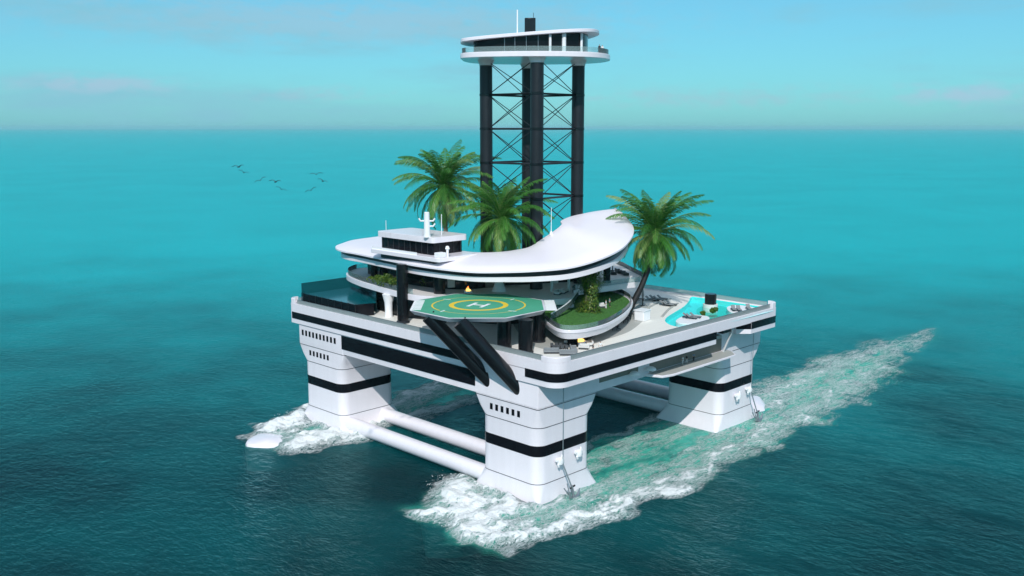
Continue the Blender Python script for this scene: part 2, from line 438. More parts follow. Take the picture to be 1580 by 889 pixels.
# boat deck under the right-hand overhang
bd = MB().prism([(30.5, -3.2), (33, -3.9), (55, -3.9), (57.5, -1.5), (57.5, -.02), (29.3, -.02)], 17.0, 17.45).build('boat_deck', 'white', plat, bev=.08)
MB().sheet([(30.9, -3.0), (33.1, -3.7), (54.8, -3.7), (57.1, -1.4), (57.1, -.2), (29.9, -.2)], 17.456).build('deck_floor', 'grey_and_shade', bd, fix=False)
MB().box(15.9, 27.2, -.06, .3, 18.35, 20.6).build('recess_window', 'brownint', plat)
MB().box(30.8, 55.6, -.05, .3, 17.5, 20.7).build('boat_bay_wall', 'brownint', plat)
for x in (24.6, 29.6):
    MB().lathe(x, -1.2, [(.1, 18.3), (.95, 18.4), (1.05, 18.55), (.85, 18.85), (.4, 19.05), (.05, 19.1)], 20).build('life_raft_dome', 'white2', plat)
MB().tube([(55.4, -.6, 17.4), (54.0, -3.6, 22.9)], .22).build('boat_davit', 'white2', plat)
MB().box(47.2, 51.5, -2.6, -.2, 21.2, 21.9).build('tender_cradle', 'grey_and_shade', plat, bev=.1)
MB().box(51, 54, -3.2, -.1, 22.2, 23.3).build('winch_housing', 'steel', plat, bev=.2)
# pool basin
def strip_down(poly, z0, z1):
    n = len(poly)
    return MB().add([(p[0],p[1],z0) for p in poly]+[(p[0],p[1],z1) for p in poly], [(i, (i+1)%n, n+(i+1)%n, n+i) for i in range(n)])
sp = empty('swimming_pool', (58, 4, Z_DECK), 'free-form turquoise swimming pool with white island on the right corner of the deck', 'swimming pool')
pb = strip_down(pool, 24.1, Z_DECK+.01); pb.sheet(pool, 24.1); pb.build('basin', 'pooltile', sp, fix=False)
MB().sheet([p for p in pool], 24.80, [ [ (p[0], p[1]) for p in (offset(pool, -1.3) if abs(offset(pool, -1.3)[0][0]-58) < abs(pool[0][0]-58) else offset(pool, 1.3)) ] ]).build('shallow_step', 'shallow', sp, fix=False)
deep = smooth([tuple(at(x, y, 24.1))[:2] for x, y in [(1075,478),(1090,471),(1112,472),(1135,480),(1130,489),(1108,494),(1092,496),(1080,492)]], 5)
MB().sheet(deep, 24.112).build('deep_floor', 'pooltile2', sp, fix=False)
MB().sheet(offset(pool, -.02), 25.08).build('pool_water', 'poolwater', sp, fix=False)
MB().prism([p[:2] for p in island], 24.12, 25.26).build('island', 'white2', sp, bev=.06)
shelf = smooth([tuple(at(x, y, Z_DECK))[:2] for x, y in [(1122,474),(1140,471),(1165,475),(1172,478),(1150,483),(1128,482)]], 5)
MB().prism([p[:2] for p in shelf], 24.12, 25.24).build('sun_shelf', 'white2', sp, bev=.06)
nb = normals2(pool, True)
pc = MB(); n = len(pool)
po = [(p[0]-q[0]*.0, p[1]-q[1]*.0) for p, q in zip(pool, nb)]
pt = at(1096, 473, Z_DECK)
pf = MB().lathe(pt.x, pt.y, [(1.25, 24.1), (1.25, 27.9), (1.1, 28.0)], 28).build('pool_funnel', 'blackpaint', sp)
MB().lathe(pt.x, pt.y, [(1.6, 24.1), (1.6, 25.75), (1.3, 25.8)], 28).build('funnel_collar', 'floor', pf)

# ================================================================== VILLA
villa = empty('villa', (30, 40, Z_DECK), 'low villa with a sweeping white crescent roof and black columns on the platform deck', 'villa')
OUT = [(26.4,75.4,37.5),(18.4,76,37.5),(12.5,73.5,37.5),(8.6,69,37.5),(6.8,64,37.5),(6.4,58.3,37.5),(4.9,45.5,37.5),(4.1,34.5,37.5),(5.6,23.4,37.5),(9.0,16.6,37.8),(11.9,11.2,38.3),(16,7.4,38.8),(21.1,5.3,39.8),(27.7,5.2,41.1),(34.3,7.75,42.3),(40.5,11.7,43.3),(44.7,15.7,44.2),(48.4,20.3,45.1),(48.9,23.2,45.9)]
INN = [(26.4,75.4,37.5),(28.4,72,37.6),(28,65,37.8),(25,56,38.3),(20.5,47,38.8),(17.2,39,39),(16.2,33,39.0),(18.6,28.6,39.2),(22.0,26.6,39.6),(24.4,25.2,40.2),(25.6,23.6,41.5),(27.6,22.4,42.9),(29.0,21.6,44.0),(30.8,22.4,44.5),(32.6,24.3,44.8),(36.8,25.6,45.3),(40.6,25.4,45.7),(45,24.6,45.85),(48.9,23.2,45.9)]
def resample(pts, n):
    d = [0]
    for a, b in zip(pts, pts[1:]): d.append(d[-1]+math.dist(a, b))
    out = []; j = 0
    for k in range(n):
        s = d[-1]*k/(n-1)
        while j < len(pts)-2 and d[j+1] < s: j += 1
        t = (s-d[j])/max(1e-9, d[j+1]-d[j]); out.append(tuple(a+(b-a)*t for a, b in zip(pts[j], pts[j+1])))
    return out
NS = 110
oc = smooth(OUT, 8, False); ic = smooth(INN, 8, False)
# pair the curves by knot parameter so that the cross ribs stay short
oc = resample(oc, NS); ic = resample(ic, NS)
NC = 10
def crescent(oc, ic, dz_top, th):
    m = MB(); vs = []; fs = []
    for o, i in zip(oc, ic):
        o, i = Vector(o), Vector(i)
        top = []; bot = []
        for k in range(NC+1):
            t = k/NC; p = o.lerp(i, t)
            e = min(t, 1-t)
            crown = .35*math.sin(PI*t)
            drop = th*.42*max(0, 1-e/.03) if e < .03 else 0
            top.append((p.x, p.y, p.z+dz_top+crown-drop)); bot.append((p.x, p.y, p.z+dz_top-th+drop*.6))
        vs += top+bot[::-1]
    w = 2*(NC+1)
    for a in range(len(oc)-1):
        for k in range(w):
            l = (k+1) % w
            fs.append((a*w+k, a*w+l, (a+1)*w+l, (a+1)*w+k))
    m.add(vs, fs)
    return m
crescent(oc, ic, 0, .95).build('roof', 'whiteroof', villa, fix=True)
def ringz(p): return 35.0+.75*(p[2]-37.5)
trim = [i for i in range(NS) if 6 <= i <= NS-5]
og = [oc[i] for i in trim]
o1 = offset(og, -1.2, False) if False else None
def inset(d):
    # inward = towards the paired inner curve side
    res = []
    nn = normals2(og, False)
    for p, q, i in zip(og, nn, trim):
        v = Vector(ic[i])-Vector(p)
        sgn = 1 if q[0]*v.x+q[1]*v.y > 0 else -1
        res.append((p[0]+q[0]*sgn*d, p[1]+q[1]*sgn*d, p[2]))
    return res
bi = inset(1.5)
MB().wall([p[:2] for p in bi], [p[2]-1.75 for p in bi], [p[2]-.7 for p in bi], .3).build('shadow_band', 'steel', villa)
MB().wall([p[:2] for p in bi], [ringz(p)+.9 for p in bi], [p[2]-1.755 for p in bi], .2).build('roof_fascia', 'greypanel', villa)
ri, ro = inset(4.2), inset(1.1)
m = MB(); k = len(ri); vs = []; fs = []
for a, b in zip(ro, ri):
    z = ringz(a); vs += [(a[0],a[1],z+.95), (a[0],a[1],z), (b[0],b[1],z), (b[0],b[1],z+.95)]
for i in range(k-1):
    for q in range(4): fs.append((i*4+q, i*4+(q+1)%4, i*4+4+(q+1)%4, i*4+4+q))
fs += [(0, 1, 2, 3), (4*k-4, 4*k-3, 4*k-2, 4*k-1)]
m.add(vs, fs).build('ceiling_ring', 'white', villa, bev=.05)
# upper floor
UP = [(4.8,42.9),(6.1,51.6),(7.9,60.6),(11.2,69),(16.9,74.0),(22,73.6),(40,68),(56,60),(66,49),(67.2,40),(64.6,33.3),(59.7,26.6),(53.5,18.2),(49.2,16.0),(44,16.8),(39,17.3),(32,18.8),(29.0,17.6),(27.0,15.6),(25.0,13.9),(22.6,13.9),(17,17.5),(12,24),(7.4,31),(4.7,37)]
up = smooth(UP, 5); up = [p[:2] for p in up]
MB().prism(up, 29.85, Z_UP).build('upper_floor', 'white', villa, bev=.15)
MB().sheet(offset(up, .35) if sum(up[i][0]*up[(i+1)%len(up)][1]-up[(i+1)%len(up)][0]*up[i][1] for i in range(len(up))) < 0 else offset(up, -.35), Z_UP+.006).build('floor_finish', 'floor', villa, fix=False)
# balustrades on the upper floor
def near(p): return min(range(len(up)), key=lambda i: math.dist(up[i], p))
def arc(a, b):
    i, j = near(a), near(b); n = len(up)
    out = [up[i]]
    while i != j: i = (i+1) % n; out.append(up[i])
    return out
def inl(pts, d):
    c = (34, 42)
    return [(p[0]+(c[0]-p[0])/math.dist(c, p)*d, p[1]+(c[1]-p[1])/math.dist(c, p)*d) for p in pts]
for a, b in (((4.7, 38), (22, 73.6)), ((62, 55), (50, 16.2)), ((49.2, 16.0), (27.0, 15.6))):
    MB().wall(inl(arc(a, b), .4), Z_UP, Z_UP+1.05, .04).build('glass_balustrade', 'glasspale', villa)
# dark glazed walls of both storeys
w2 = smooth([(15,66,36),(13,58,36),(12.2,48,36),(13,40,36),(17,34.5,36),(24,33.2,36.5),(32,29.5,37),(38,26.5,38),(43,25,38.5),(47,26.5,38.5)], 5, False)
MB().wall([p[:2] for p in w2], Z_UP, [p[2] for p in w2], .15).build('glass_wall', 'darkglass', villa)
for (wx, wy, ww_, wz0, wz1, mm) in ((14.2, 37.2, 1.6, 31.4, 34.6, 'floor'), (21.2, 33.2, 2.2, 31.0, 34.4, 'brownint'), (29.2, 30.4, 2.4, 31.6, 34.8, 'glassroof'), (34.8, 27.7, 1.2, 31.0, 35.5, 'floor')):
    MB().obox((wx, wy), ww_, .5, wz0, wz1, -.45).build('wall_panel', mm, villa)
rg = [(at(894,446,31.4), 31.0), (at(891,456,31), 30.7), (at(880,470,30.3), 29.9), (at(866,481,29.6), 29.2), (at(850,490,29.2), 28.7)]
rgp = smooth([(p.x, p.y, z) for p, z in rg], 5, False)
MB().wall([p[:2] for p in rgp], [p[2] for p in rgp], [p[2]+1.1 for p in rgp], .06).build('ramp_glass', 'glasspale', villa)
MB().wall([p[:2] for p in rgp], [p[2]+1.1 for p in rgp], [p[2]+1.25 for p in rgp], .14).build('ramp_rail', 'white2', villa)
w1 = smooth([(7.5,45.5),(8.4,52),(10.4,60),(14,67),(24,69),(50,60),(60,46),(56,33),(47,22),(32,23),(24,22),(17,25),(12,34),(8.5,41)], 5)
MB().wall([p[:2] for p in w1], Z_DECK, 29.85, .2, True).build('lower_glass_wall', 'darkglass', villa)
# a lived-in core behind the glass so that the dark rooms have depth
MB().prism([(17,58),(15,44),(20,36),(30,34),(46,34),(50,44),(40,58),(26,66)], Z_DECK, 29.85).build('core_wall', 'brownint', villa)
# black columns
for (x, y, z0, z1, r) in ((at(622,498,Z_DECK).x, at(622,498,Z_DECK).y, Z_DECK, 36.9, 1.12), (9.4, 35.4, Z_DECK, 37.0, 1.15), (11.6, 59.3, Z_UP, 37.0, .75), (13.4, 58.6, Z_UP, 37.0, .75), (42.8, 20.3, Z_UP, 43.5, .75), (38, 24, Z_UP, 44.0, .9)):
    c = MB().cyl(x, y, z0, z1, r, 32).build('column', 'blackpaint', villa)
    MB().lathe(x, y, [(r+.18, z0+.01), (r+.18, z0+.3), (r+.02, z0+.45)], 32).build('column_base', 'steel', c)
for (px, py, z0, z1, r0, r1) in ((600, 489, Z_DECK, 29.9, .75, 1.25),):
    p = at(px, py, z0)
    MB().lathe(p.x, p.y, [(r0*1.1, z0), (r0, z0+1.5), (r0*1.1, z0+3), (r1, z1)], 24).build('flared_column', 'white2', villa)
p = at(770, 449, Z_UP)
MB().lathe(p.x, p.y, [(1.5, Z_UP), (1.1, Z_UP+1), (.6, Z_UP+2.2), (.35, Z_UP+3.6), (.5, 36.2)], 24).build('flared_column', 'white2', villa)
for px, py in ((851, 450), (877.5, 449)):
    p = at(px, py, Z_UP)
    MB().lathe(p.x, p.y, [(.26, Z_UP), (.26, Z_UP+3.2), (.55, Z_UP+4.2), (.9, 36.0)], 16).build('slim_column', 'white2', villa)
# lawn terrace
LW = [(11,8.1),(8.3,3.2),(9.0,.6),(12.5,-.5),(18.7,.2),(29,4.3),(37.9,9.6),(43,14.9),(46,21),(44,27),(36,26),(24,21),(15,13.5)]
lw = [p[:2] for p in smooth(LW, 6)]
ccw = sum(lw[i][0]*lw[(i+1)%len(lw)][1]-lw[(i+1)%len(lw)][0]*lw[i][1] for i in range(len(lw))) > 0
lin = lambda d: offset(lw, -d if ccw else d)
MB().prism(lin(.55), 27.2, Z_LAWN-.02, lw).build('lawn_terrace', 'white', villa, bev=.2)
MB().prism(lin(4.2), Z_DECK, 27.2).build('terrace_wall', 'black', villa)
lipw = [p for p in lin(.12)]
MB().wall(lipw, Z_LAWN-.3, Z_LAWN+.3, .22, True).build('terrace_lip', 'white', villa, bev=.06)
MB().wall(lin(.35), Z_LAWN+.3, Z_LAWN+1.1, .04, True).build('glass_balustrade', 'glasspale', villa)
gr = MB().sheet(lin(.6), Z_LAWN+.02)
rnd = random.Random(3)
def inside(p, poly):
    c = False; n = len(poly)
    for i in range(n):
        a, b = poly[i], poly[i-1]
        if (a[1] > p[1]) != (b[1] > p[1]) and p[0] < (b[0]-a[0])*(p[1]-a[1])/(b[1]-a[1])+a[0]: c = not c
    return c
gp = lin(.8); xs = [p[0] for p in gp]; ys = [p[1] for p in gp]; cnt = 0
while cnt < 9000:
    x, y = rnd.uniform(min(xs), max(xs)), rnd.uniform(min(ys), max(ys))
    if not inside((x, y), gp): continue
    cnt += 1; a = rnd.uniform(0, PI); h = rnd.uniform(.08, .2); w = .05
    gr.add([(x-w*math.cos(a), y-w*math.sin(a), Z_LAWN+.02), (x+w*math.cos(a), y+w*math.sin(a), Z_LAWN+.02), (x+rnd.uniform(-.08,.08), y+rnd.uniform(-.08,.08), Z_LAWN+.02+h)], [(0, 1, 2)])
tag(gr.build('lawn_grass', 'lawn', None, fix=False, flat=True), 'green lawn covering the curved terrace in front of the villa', 'grass', kind='stuff')
# jacuzzi between helipad and lawn
jz = at(866, 470, 29.0)
j = empty('hot_tub', (jz.x, jz.y, Z_LAWN), 'small round turquoise hot tub between the helipad and the lawn', 'hot tub')
MB().lathe(jz.x, jz.y, [(2.5, Z_LAWN), (2.5, 29.0), (2.3, 29.05), (2.25, 29.0), (2.25, 28.7)], 32).build('tub', 'white2', j)
MB().lathe(jz.x, jz.y, [(2.25, 28.9), (2.2, 28.97)], 32).build('tub_water', 'pooltile', j)
wp = at(860, 468, 29.6)
MB().tube([(jz.x+.3, jz.y+1.8, 31.2), (jz.x, jz.y+.8, 30.9), (jz.x-.1, jz.y+.4, 28.98)], [.35, .4, .5], 10).build('waterfall', 'white2', j)

# tinted glass windbreak on the left of the deck
wb = empty('glass_windbreak', (.6, 60, Z_DECK), 'dark tinted glass windbreak screening the left corner of the deck', 'glass screen')
MB().wall([(.75, 70.3), (.75, 51.5), (4.5, 50.3)], 25.3, 27.75, .12).build('front_screen', 'black', wb)
for k in range(9):
    MB().box(.66, .86, 70.3-k*2.35-.05, 70.3-k*2.35+.05, 25.3, 27.8).build('mullion', 'steel', wb)
MB().wall([(1.2, 71.6), (27, 71.6)], 25.3, 29.8, .08).build('rear_screen', 'tint', wb)
MB().prism([(.85, 70.3), (.85, 51.6), (6.0, 51.4), (11.0, 60.5), (14, 70.3)], 27.45, 27.6).build('glass_roof', 'glassroof', wb)
MB().wall([(1.1, 70.5), (1.1, 71.6)], 25.3, 27.75, .08).build('side_screen', 'tint', wb)
MB().wall([(6.0, 51.4), (10.5, 60.2)], 25.3, 29.8, .08).build('house_screen', 'tint', wb)

# ================================================================== WHEELHOUSE
wh = empty('wheelhouse', (10, 40, 37.9), 'flat-topped wheelhouse with a black window strip and white mast on the crescent roof', 'wheelhouse')
bx = rrect(4.0, 14.6, 29.4, 50.6, .8, 4)
MB().prism(rrect(5.2, 13.6, 31.5, 49, .8, 4), 37.3, 38.2).build('plinth', 'steel', wh)
MB().prism(bx, 38.2, 39.0).build('base', 'white', wh, bev=.15)
ww = rrect(6.2, 14.0, 33.6, 49.6, .4, 3)
wd = MB().prism(ww, 39.0, 41.4).build('window_strip', 'black', wh)
mbm = MB()
for k in range(9):
    y = 35-0+k*1.75; MB().box(6.13, 6.22, y-.06, y+.06, 39.0, 41.4).build('mullion', 'seam', wd)
for k in range(4): MB().box(8+k*1.8-.05, 8+k*1.8+.05, 33.52, 33.62, 39.0, 41.4).build('mullion', 'seam', wd)
MB().prism(rrect(5.5, 14.7, 32.7, 50.2, .9, 5), 41.4, 42.5).build('roof', 'white', wh, bev=.2)
mp_ = at(659, 366, 42.5)
ms = MB().lathe(mp_.x, mp_.y, [(.75, 42.5), (.6, 43.2), (.5, 47.2), (.42, 47.3)], 20).build('mast', 'white2', wh)
mt = MB()
for z, s in ((45.6, -1), (45.6, 1), (44.6, 1)):
    d = Vector((rgt.x, rgt.y, 0))*s
    p0 = Vector((mp_.x, mp_.y, z)); mt.tube([p0+d*.4, p0+d*1.2, p0+d*1.55+Vector((0, 0, .5))], .16, 8)
mt.build('mast_arms', 'white2', ms)
MB().tube([(mp_.x+2.5*rgt.x+3, mp_.y+2.5*rgt.y+3, 42.4), (mp_.x+2.5*rgt.x+3, mp_.y+2.5*rgt.y+3, 46.5)], .08, 6).build('whip_antenna', 'white2', wh)
MB().box(4.6, 6.4, 29.9, 31.3, 39.0, 39.9).build('equipment_locker', 'white2', wh, bev=.1)
MB().lathe(6.9, 30.1, [(.25, 39), (.25, 40.3), (.45, 40.5), (.3, 41.0), (.02, 41.1)], 12).build('searchlight', 'white2', wh)
MB().wall([(4.3, 50.2), (4.3, 42), (4.3, 36)], 39.0, 39.5, .06).build('handrail', 'white2', wh)

for px, py, h, z, lab in ((596, 347, 2.6, 37.6, 'thin white whip antenna standing beside the wheelhouse on the left tip of the roof'), (850.5, 361, 3.6, 42.5, 'thin white whip antenna on the inner roof edge, right of the middle palm')):
    p = at(px, py, z)
    if px < 700: p = Vector((14, 62, 37.9)); p = at(596, 367, 37.7)
    a = empty('whip_antenna', (p.x, p.y, z), lab, 'antenna')
    MB().lathe(p.x, p.y, [(.2, z-.3), (.2, z+.5), (.07, z+.6), (.05, z+h+1.6)], 8).build('mast', 'white2', a)
    MB().lathe(p.x, p.y, [(.32, z-.3), (.32, z+.15), (.2, z+.3)], 10).build('base', 'white2', a)

# ================================================================== LOOKOUT TOWER
tw = empty('lookout_tower', (TOWC.x, TOWC.y, Z_UP), 'tall tower of four black columns with cross bracing and a white lookout deck on top', 'tower')
for c in TCOL:
    o = MB().cyl(c.x, c.y, Z_UP, 75.9, 1.3, 36).build('column', 'steel', tw)
    MB().lathe(c.x, c.y, [(1.36, 75.6), (1.4, 75.9), (1.55, 76.2), (1.75, 76.65)], 36).build('collar', 'white2', o)
    for z in (49.1, 56, 62.9, 69.75): MB().lathe(c.x, c.y, [(1.36, z-.25), (1.36, z+.25)], 36).build('joint_band', 'blackpaint', o)
order = [0, 2, 1, 3]
zs = [42.2, 49.1, 56, 62.9, 69.75, 76.3]
for s in range(4):
    a, b = TCOL[order[s]], TCOL[order[(s+1) % 4]]
    d = (b-a).normalized()
    for k in range(5):
        z0, z1 = zs[k], zs[k+1]
        A, B = a+d*1.2, b-d*1.2
        o = MB().tube([(A.x, A.y, z1 if k < 4 else z0), (B.x, B.y, z1 if k < 4 else z0)], .2, 8).build('beam', 'steel', tw)
        br = MB().tube([(A.x, A.y, z0+.3), (B.x, B.y, z1-.3)], .085, 6).tube([(A.x, A.y, z1-.3), (B.x, B.y, z0+.3)], .085, 6)
        br.build('cross_brace', 'steel', o)
# lookout deck: its long axis runs across the view, the right end is rounder
ldir = Vector((rgt.x, rgt.y)); lper = Vector((fwd.x, fwd.y)).normalized()
def lk(u, v): q = TOWC+ldir*u+lper*v; return (q.x, q.y)
def outl(pts, n=5): return [p[:2] for p in smooth([lk(u, v) for u, v in pts], n)]
d0 = outl([(-14.3,-2),(-14.1,-7),(-10.5,-10.2),(-3,-12),(5,-12),(11,-10),(14.6,-5.5),(15.8,0),(14.6,6),(10,10.5),(2,12),(-6,11.6),(-11.5,9),(-13.8,4)])
MB().prism(d0, 76.6, 77.6).build('lookout_deck', 'white', tw, bev=.25)
w0 = outl([(-11.5,-3),(-11,-7),(-4,-9.6),(4,-9.8),(8.6,-8.6),(10.6,-5),(11.2,0),(10,5),(4,8.8),(-4,8.8),(-10,6)])
gwz = lambda p, base, sl: base + sl*((Vector(p)-TOWC).dot(ldir))
gw = MB().prism(w0, [77.6]*len(w0), [gwz(p, 81.0, .066) for p in w0]).build('window_wall', 'black', tw)
for u, v in [(-9.5,-7.6),(-7.6,-8.45),(-5.6,-9.25),(-3.6,-9.75),(-1.4,-9.85),(.9,-9.9)]:
    q = lk(u, v-.02); MB().tube([(q[0], q[1], 77.55), (q[0], q[1], 80.95+.06*u)], .07, 6).build('mullion', 'metal', gw)
for u, v in ((3.2,-10.35),(5.9,-9.9),(9.4,-8.2)):
    q = lk(u, v); MB().tube([(q[0], q[1], 77.55), (q[0], q[1], 80.9+.062*u)], .26 if u != 5.9 else .42, 12).build('roof_post', 'white2', gw)
r0 = outl([(-14.4,-4),(-13.6,-7.6),(-9,-9.8),(0,-11.2),(7,-11),(11.4,-8.4),(13.2,-3.5),(13.2,2),(11,8),(4,11),(-6,10.4),(-12.4,6),(-14.3,0)])
MB().prism(r0, [gwz(p, 80.72, .068) for p in r0], [gwz(p, 81.35, .068) for p in r0]).build('lookout_roof', 'whiteroof', tw, bev=.3)
mbr = MB().wall(offset(d0, .35) if sum(d0[i][0]*d0[(i+1)%len(d0)][1]-d0[(i+1)%len(d0)][0]*d0[i][1] for i in range(len(d0))) < 0 else offset(d0, -.35), 77.6, 78.6, .04, True)
mbr.build('glass_balustrade', 'glasspale', tw)
q = lk(-.9, 0)
ch = MB().prism([lk(-1.6-.0, -1.0), lk(.6, -1.0), lk(.6, 1.2), lk(-1.6, 1.2)], 81.0, 85.0).build('chimney', 'blackpaint', tw, bev=.12)
MB().tube([(*lk(.2, .4), 84.9), (*lk(.2, .4), 86.1)], .05, 6).build('rod', 'steel', ch)
MB().tube([(*lk(-3.1, -3), 80.9), (*lk(-3.1, -3), 86.3)], .13, 8).build('antenna', 'white2', tw)

# ================================================================== HELIPAD
hp = empty('helipad', (3.6, 18.1, 30.9), 'green octagonal helipad with yellow rings and a white H on black struts', 'helipad')
HC = (3.6, 18.1); HR = 12.9
octo = [(HC[0]+HR*math.cos(R(22.8+45*k)), HC[1]+HR*math.sin(R(22.8+45*k))) for k in range(8)]
oc2 = [(HC[0]+(HR-.45)*math.cos(R(22.8+45*k)), HC[1]+(HR-.45)*math.sin(R(22.8+45*k))) for k in range(8)]
hd = MB().prism([(HC[0]+(p[0]-HC[0])*.93, HC[1]+(p[1]-HC[1])*.93) for p in octo], 30.85, Z_PAD, octo).build('pad_deck', 'white', hp, bev=.06)
MB().sheet(oc2, Z_PAD+.006).build('landing_surface', 'pad', hp, fix=False)
def ringsheet(r0, r1, a0, a1, z, n=72):
    m = MB(); vs = []; fs = []
    k = max(2, int(n*abs(a1-a0)/360))
    for i in range(k+1):
        a = R(a0+(a1-a0)*i/k)
        vs += [(HC[0]+r0*math.cos(a), HC[1]+r0*math.sin(a), z), (HC[0]+r1*math.cos(a), HC[1]+r1*math.sin(a), z)]
    for i in range(k): fs.append((2*i, 2*i+1, 2*i+3, 2*i+2))
    return m.add(vs, fs)
ringsheet(4.45, 5.35, 0, 360, Z_PAD+.012).build('touchdown_ring', 'yellow', hp, fix=False)
va = math.degrees(math.atan2(fwd.y, fwd.x))     # screen-up on the pad
for a0, a1 in ((va+90-38, va+90+38), (va-90-38, va-90+38)):
    ringsheet(8.2, 8.5, a0, a1, Z_PAD+.012).build('outer_ring', 'yellow', hp, fix=False)
for a0, a1 in ((va-46, va+46), (va+180-46, va+180+46)):
    ringsheet(8.2, 8.42, a0, a1, Z_PAD+.012).build('outer_ring', 'ochre', hp, fix=False)
for a0 in (va+47, va-47, va+133, va-133):
    MB().obox((HC[0]+8.3*math.cos(R(a0)), HC[1]+8.3*math.sin(R(a0))), 1.5, .3, Z_PAD+.008, Z_PAD+.016, R(a0+20)).build('ring_tick', 'whitemark', hp)
ha = R(va-24); hu = Vector((math.cos(ha), math.sin(ha))); hr_ = Vector((hu.y, -hu.x))
hm = MB()
def hq(u0, u1, v0, v1):
    pts = [Vector(HC)+hr_*u+hu*v for u, v in ((u0, v0), (u1, v0), (u1, v1), (u0, v1))]
    hm.sheet([(p.x, p.y) for p in pts], Z_PAD+.014)
hq(-1.6, -.95, -1.9, 1.9); hq(.95, 1.6, -1.9, 1.9); hq(-.949, .949, -.33, .33)
hm.build('letter_H', 'whitemark', hp, fix=False)
for k0, k1, side in ((2, 3, 1), (6, 7, -1)):     # pale slatted gratings along two opposite edges of the pad
    c, e, cc = Vector(octo[k0]), Vector(octo[k1]), Vector(HC)
    inw = (cc-(c+e)/2).normalized()*side*1.9
    for i in range(7):
        g0, g1 = .03+i*.138, .03+i*.138+.1
        q = [c.lerp(e, g0), c.lerp(e, g1), c.lerp(e, g1)+inw, c.lerp(e, g0)+inw]
        MB().prism([(p.x, p.y) for p in q], Z_PAD+.012 if side > 0 else Z_PAD-.12, Z_PAD+.05).build('grating_slat', 'whitemark', hp)
for (a, b) in (((1.2, 12.3, 18.9), (-7.0, 19.6, 31.0)), ((1.2, 5.0, 18.9), (-6.6, 12.0, 31.0))):
    s = MB().tube([a, b], 1.3, 36).build('strut', 'blackpaint', hp)
for px, py, r in ((778, 536, 1.22), (811, 544, 1.25), (831, 527, 1.15)):
    p = at(px, py, Z_DECK)
    o = MB().cyl(p.x, p.y, Z_DECK, 30.95, r, 36).build('column', 'blackpaint', hp)
    MB().lathe(p.x, p.y, [(r+.12, Z_DECK), (r+.12, Z_DECK+.25), (r, Z_DECK+.35)], 36).build('column_base', 'steel', o)

# ================================================================== PALMS
def palm(name, base, top, lab, seed, nf=34, flen=8.6, trunk='trunk', bend=0, r0=.55, rotz=0):
    rnd = random.Random(seed)
    base, top = Vector(base), Vector(top)
    root = empty(name, base, lab, 'palm tree')
    pts = []; rr = []
    for k in range(15):
        t = k/14; p = base.lerp(top, t)
        p += Vector((rgt.x, rgt.y, 0))*bend*math.sin(PI*t)
        pts.append(p); rr.append(r0*(1.15-.5*t)*(1.06 if k % 2 else .97))
    MB().tube(pts, rr, 14).build('trunk', trunk, root)
    m = MB(); tone = []
    for i in range(nf):
        lev = i/nf
        az = i*2.39996+rnd.uniform(-.25, .25)
        el = R(80)*(1-lev)**.9 - R(62)*lev**1.5 + rnd.uniform(-.12, .12)
        L = flen*(.72+.3*math.sin(PI*min(1, lev+.25)))*rnd.uniform(.9, 1.08)
        if lev < .12: L *= .8
        dirh = Vector((math.cos(az), math.sin(az), 0)); side = Vector((-math.sin(az), math.cos(az), 0))
        roll = rnd.uniform(-.5, .5)
        p = top+dirh*.25+Vector((0, 0, .2)); a = el; N = 24; spine = [p.copy()]; dirs = []
        droop = rnd.uniform(1.15, 1.75)*(.75+.35*lev)
        for k in range(N):
            t = k/N
            a = el-droop*t**1.5
            d = dirh*math.cos(a)+Vector((0, 0, math.sin(a)))+side*.1*roll*t
            d.normalize(); p = p+d*(L/N); spine.append(p.copy()); dirs.append(d)
        dirs.append(dirs[-1])
        tb = rnd.uniform(.18, .62) if lev < .8 else rnd.uniform(.1, .5)
        if rnd.random() < .14: tb = rnd.uniform(.7, .95)
        n0 = len(m.v); m.tube(spine, [.085*(1-.85*k/N)+.012 for k in range(N+1)], 5, False); tone += [min(1, tb+.2)]*(len(m.v)-n0)
        for k in range(2, N+1):
            for sub in (0, .5):
                t = (k-1+sub)/N
                if t > 1: continue
                c = spine[k-1].lerp(spine[k], sub) if k <= N else spine[N]
                d = dirs[min(k-1, N-1)]
                ll = flen*.155*(math.sin(PI*min(1, t*.86+.12))**.7)*rnd.uniform(.85, 1.15)
                nrm = side.cross(d).normalized()
                if nrm.z < 0: nrm = -nrm
                for sgn in (-1, 1):
                    hang = .25+.55*t+rnd.uniform(-.15, .25)
                    ld = (side*sgn*(1+.25*roll*sgn)+d*(.75+.3*t)+nrm*(.30-hang*.55)-Vector((0, 0, hang*.55))).normalized()
                    wv = d*.075*(.7+.3*rnd.random())*flen/8
                    mid = c+ld*ll*.5; tip = c+ld*ll-Vector((0, 0, ll*.22))
                    n0 = len(m.v)
                    m.add([c-wv*.5, c+wv*.5, mid+wv, mid-wv, tip], [(0, 1, 2, 3), (3, 2, 4)])
                    tt = min(1, max(0, tb+rnd.uniform(-.13, .13)))
                    tone += [tt*.8, tt*.8, tt, tt, min(1, tt+.12)]
    # dry brown-green boot fibres under the crown
    m.tone = tone
    m.build('crown', 'leaf', root, fix=False, flat=True)
    nuts = MB()
    for k in range(7):
        a = k*2*PI/7+.3; q = top+Vector((math.cos(a)*.45, math.sin(a)*.45, -.55+.12*(k % 2)))
        nuts.lathe(q.x, q.y, [(.02, q.z-.28), (.2, q.z-.15), (.24, q.z), (.17, q.z+.2), (.02, q.z+.28)], 8)
    nuts.build('coconuts', 'trunk', root)
    return root
palm('palm_tree', (21.8, 47.3, Z_UP), (23.2, 49.2, 50.7), 'tallest palm, rising behind the white wheelhouse, left of the tower', 11, 60, 13.2)
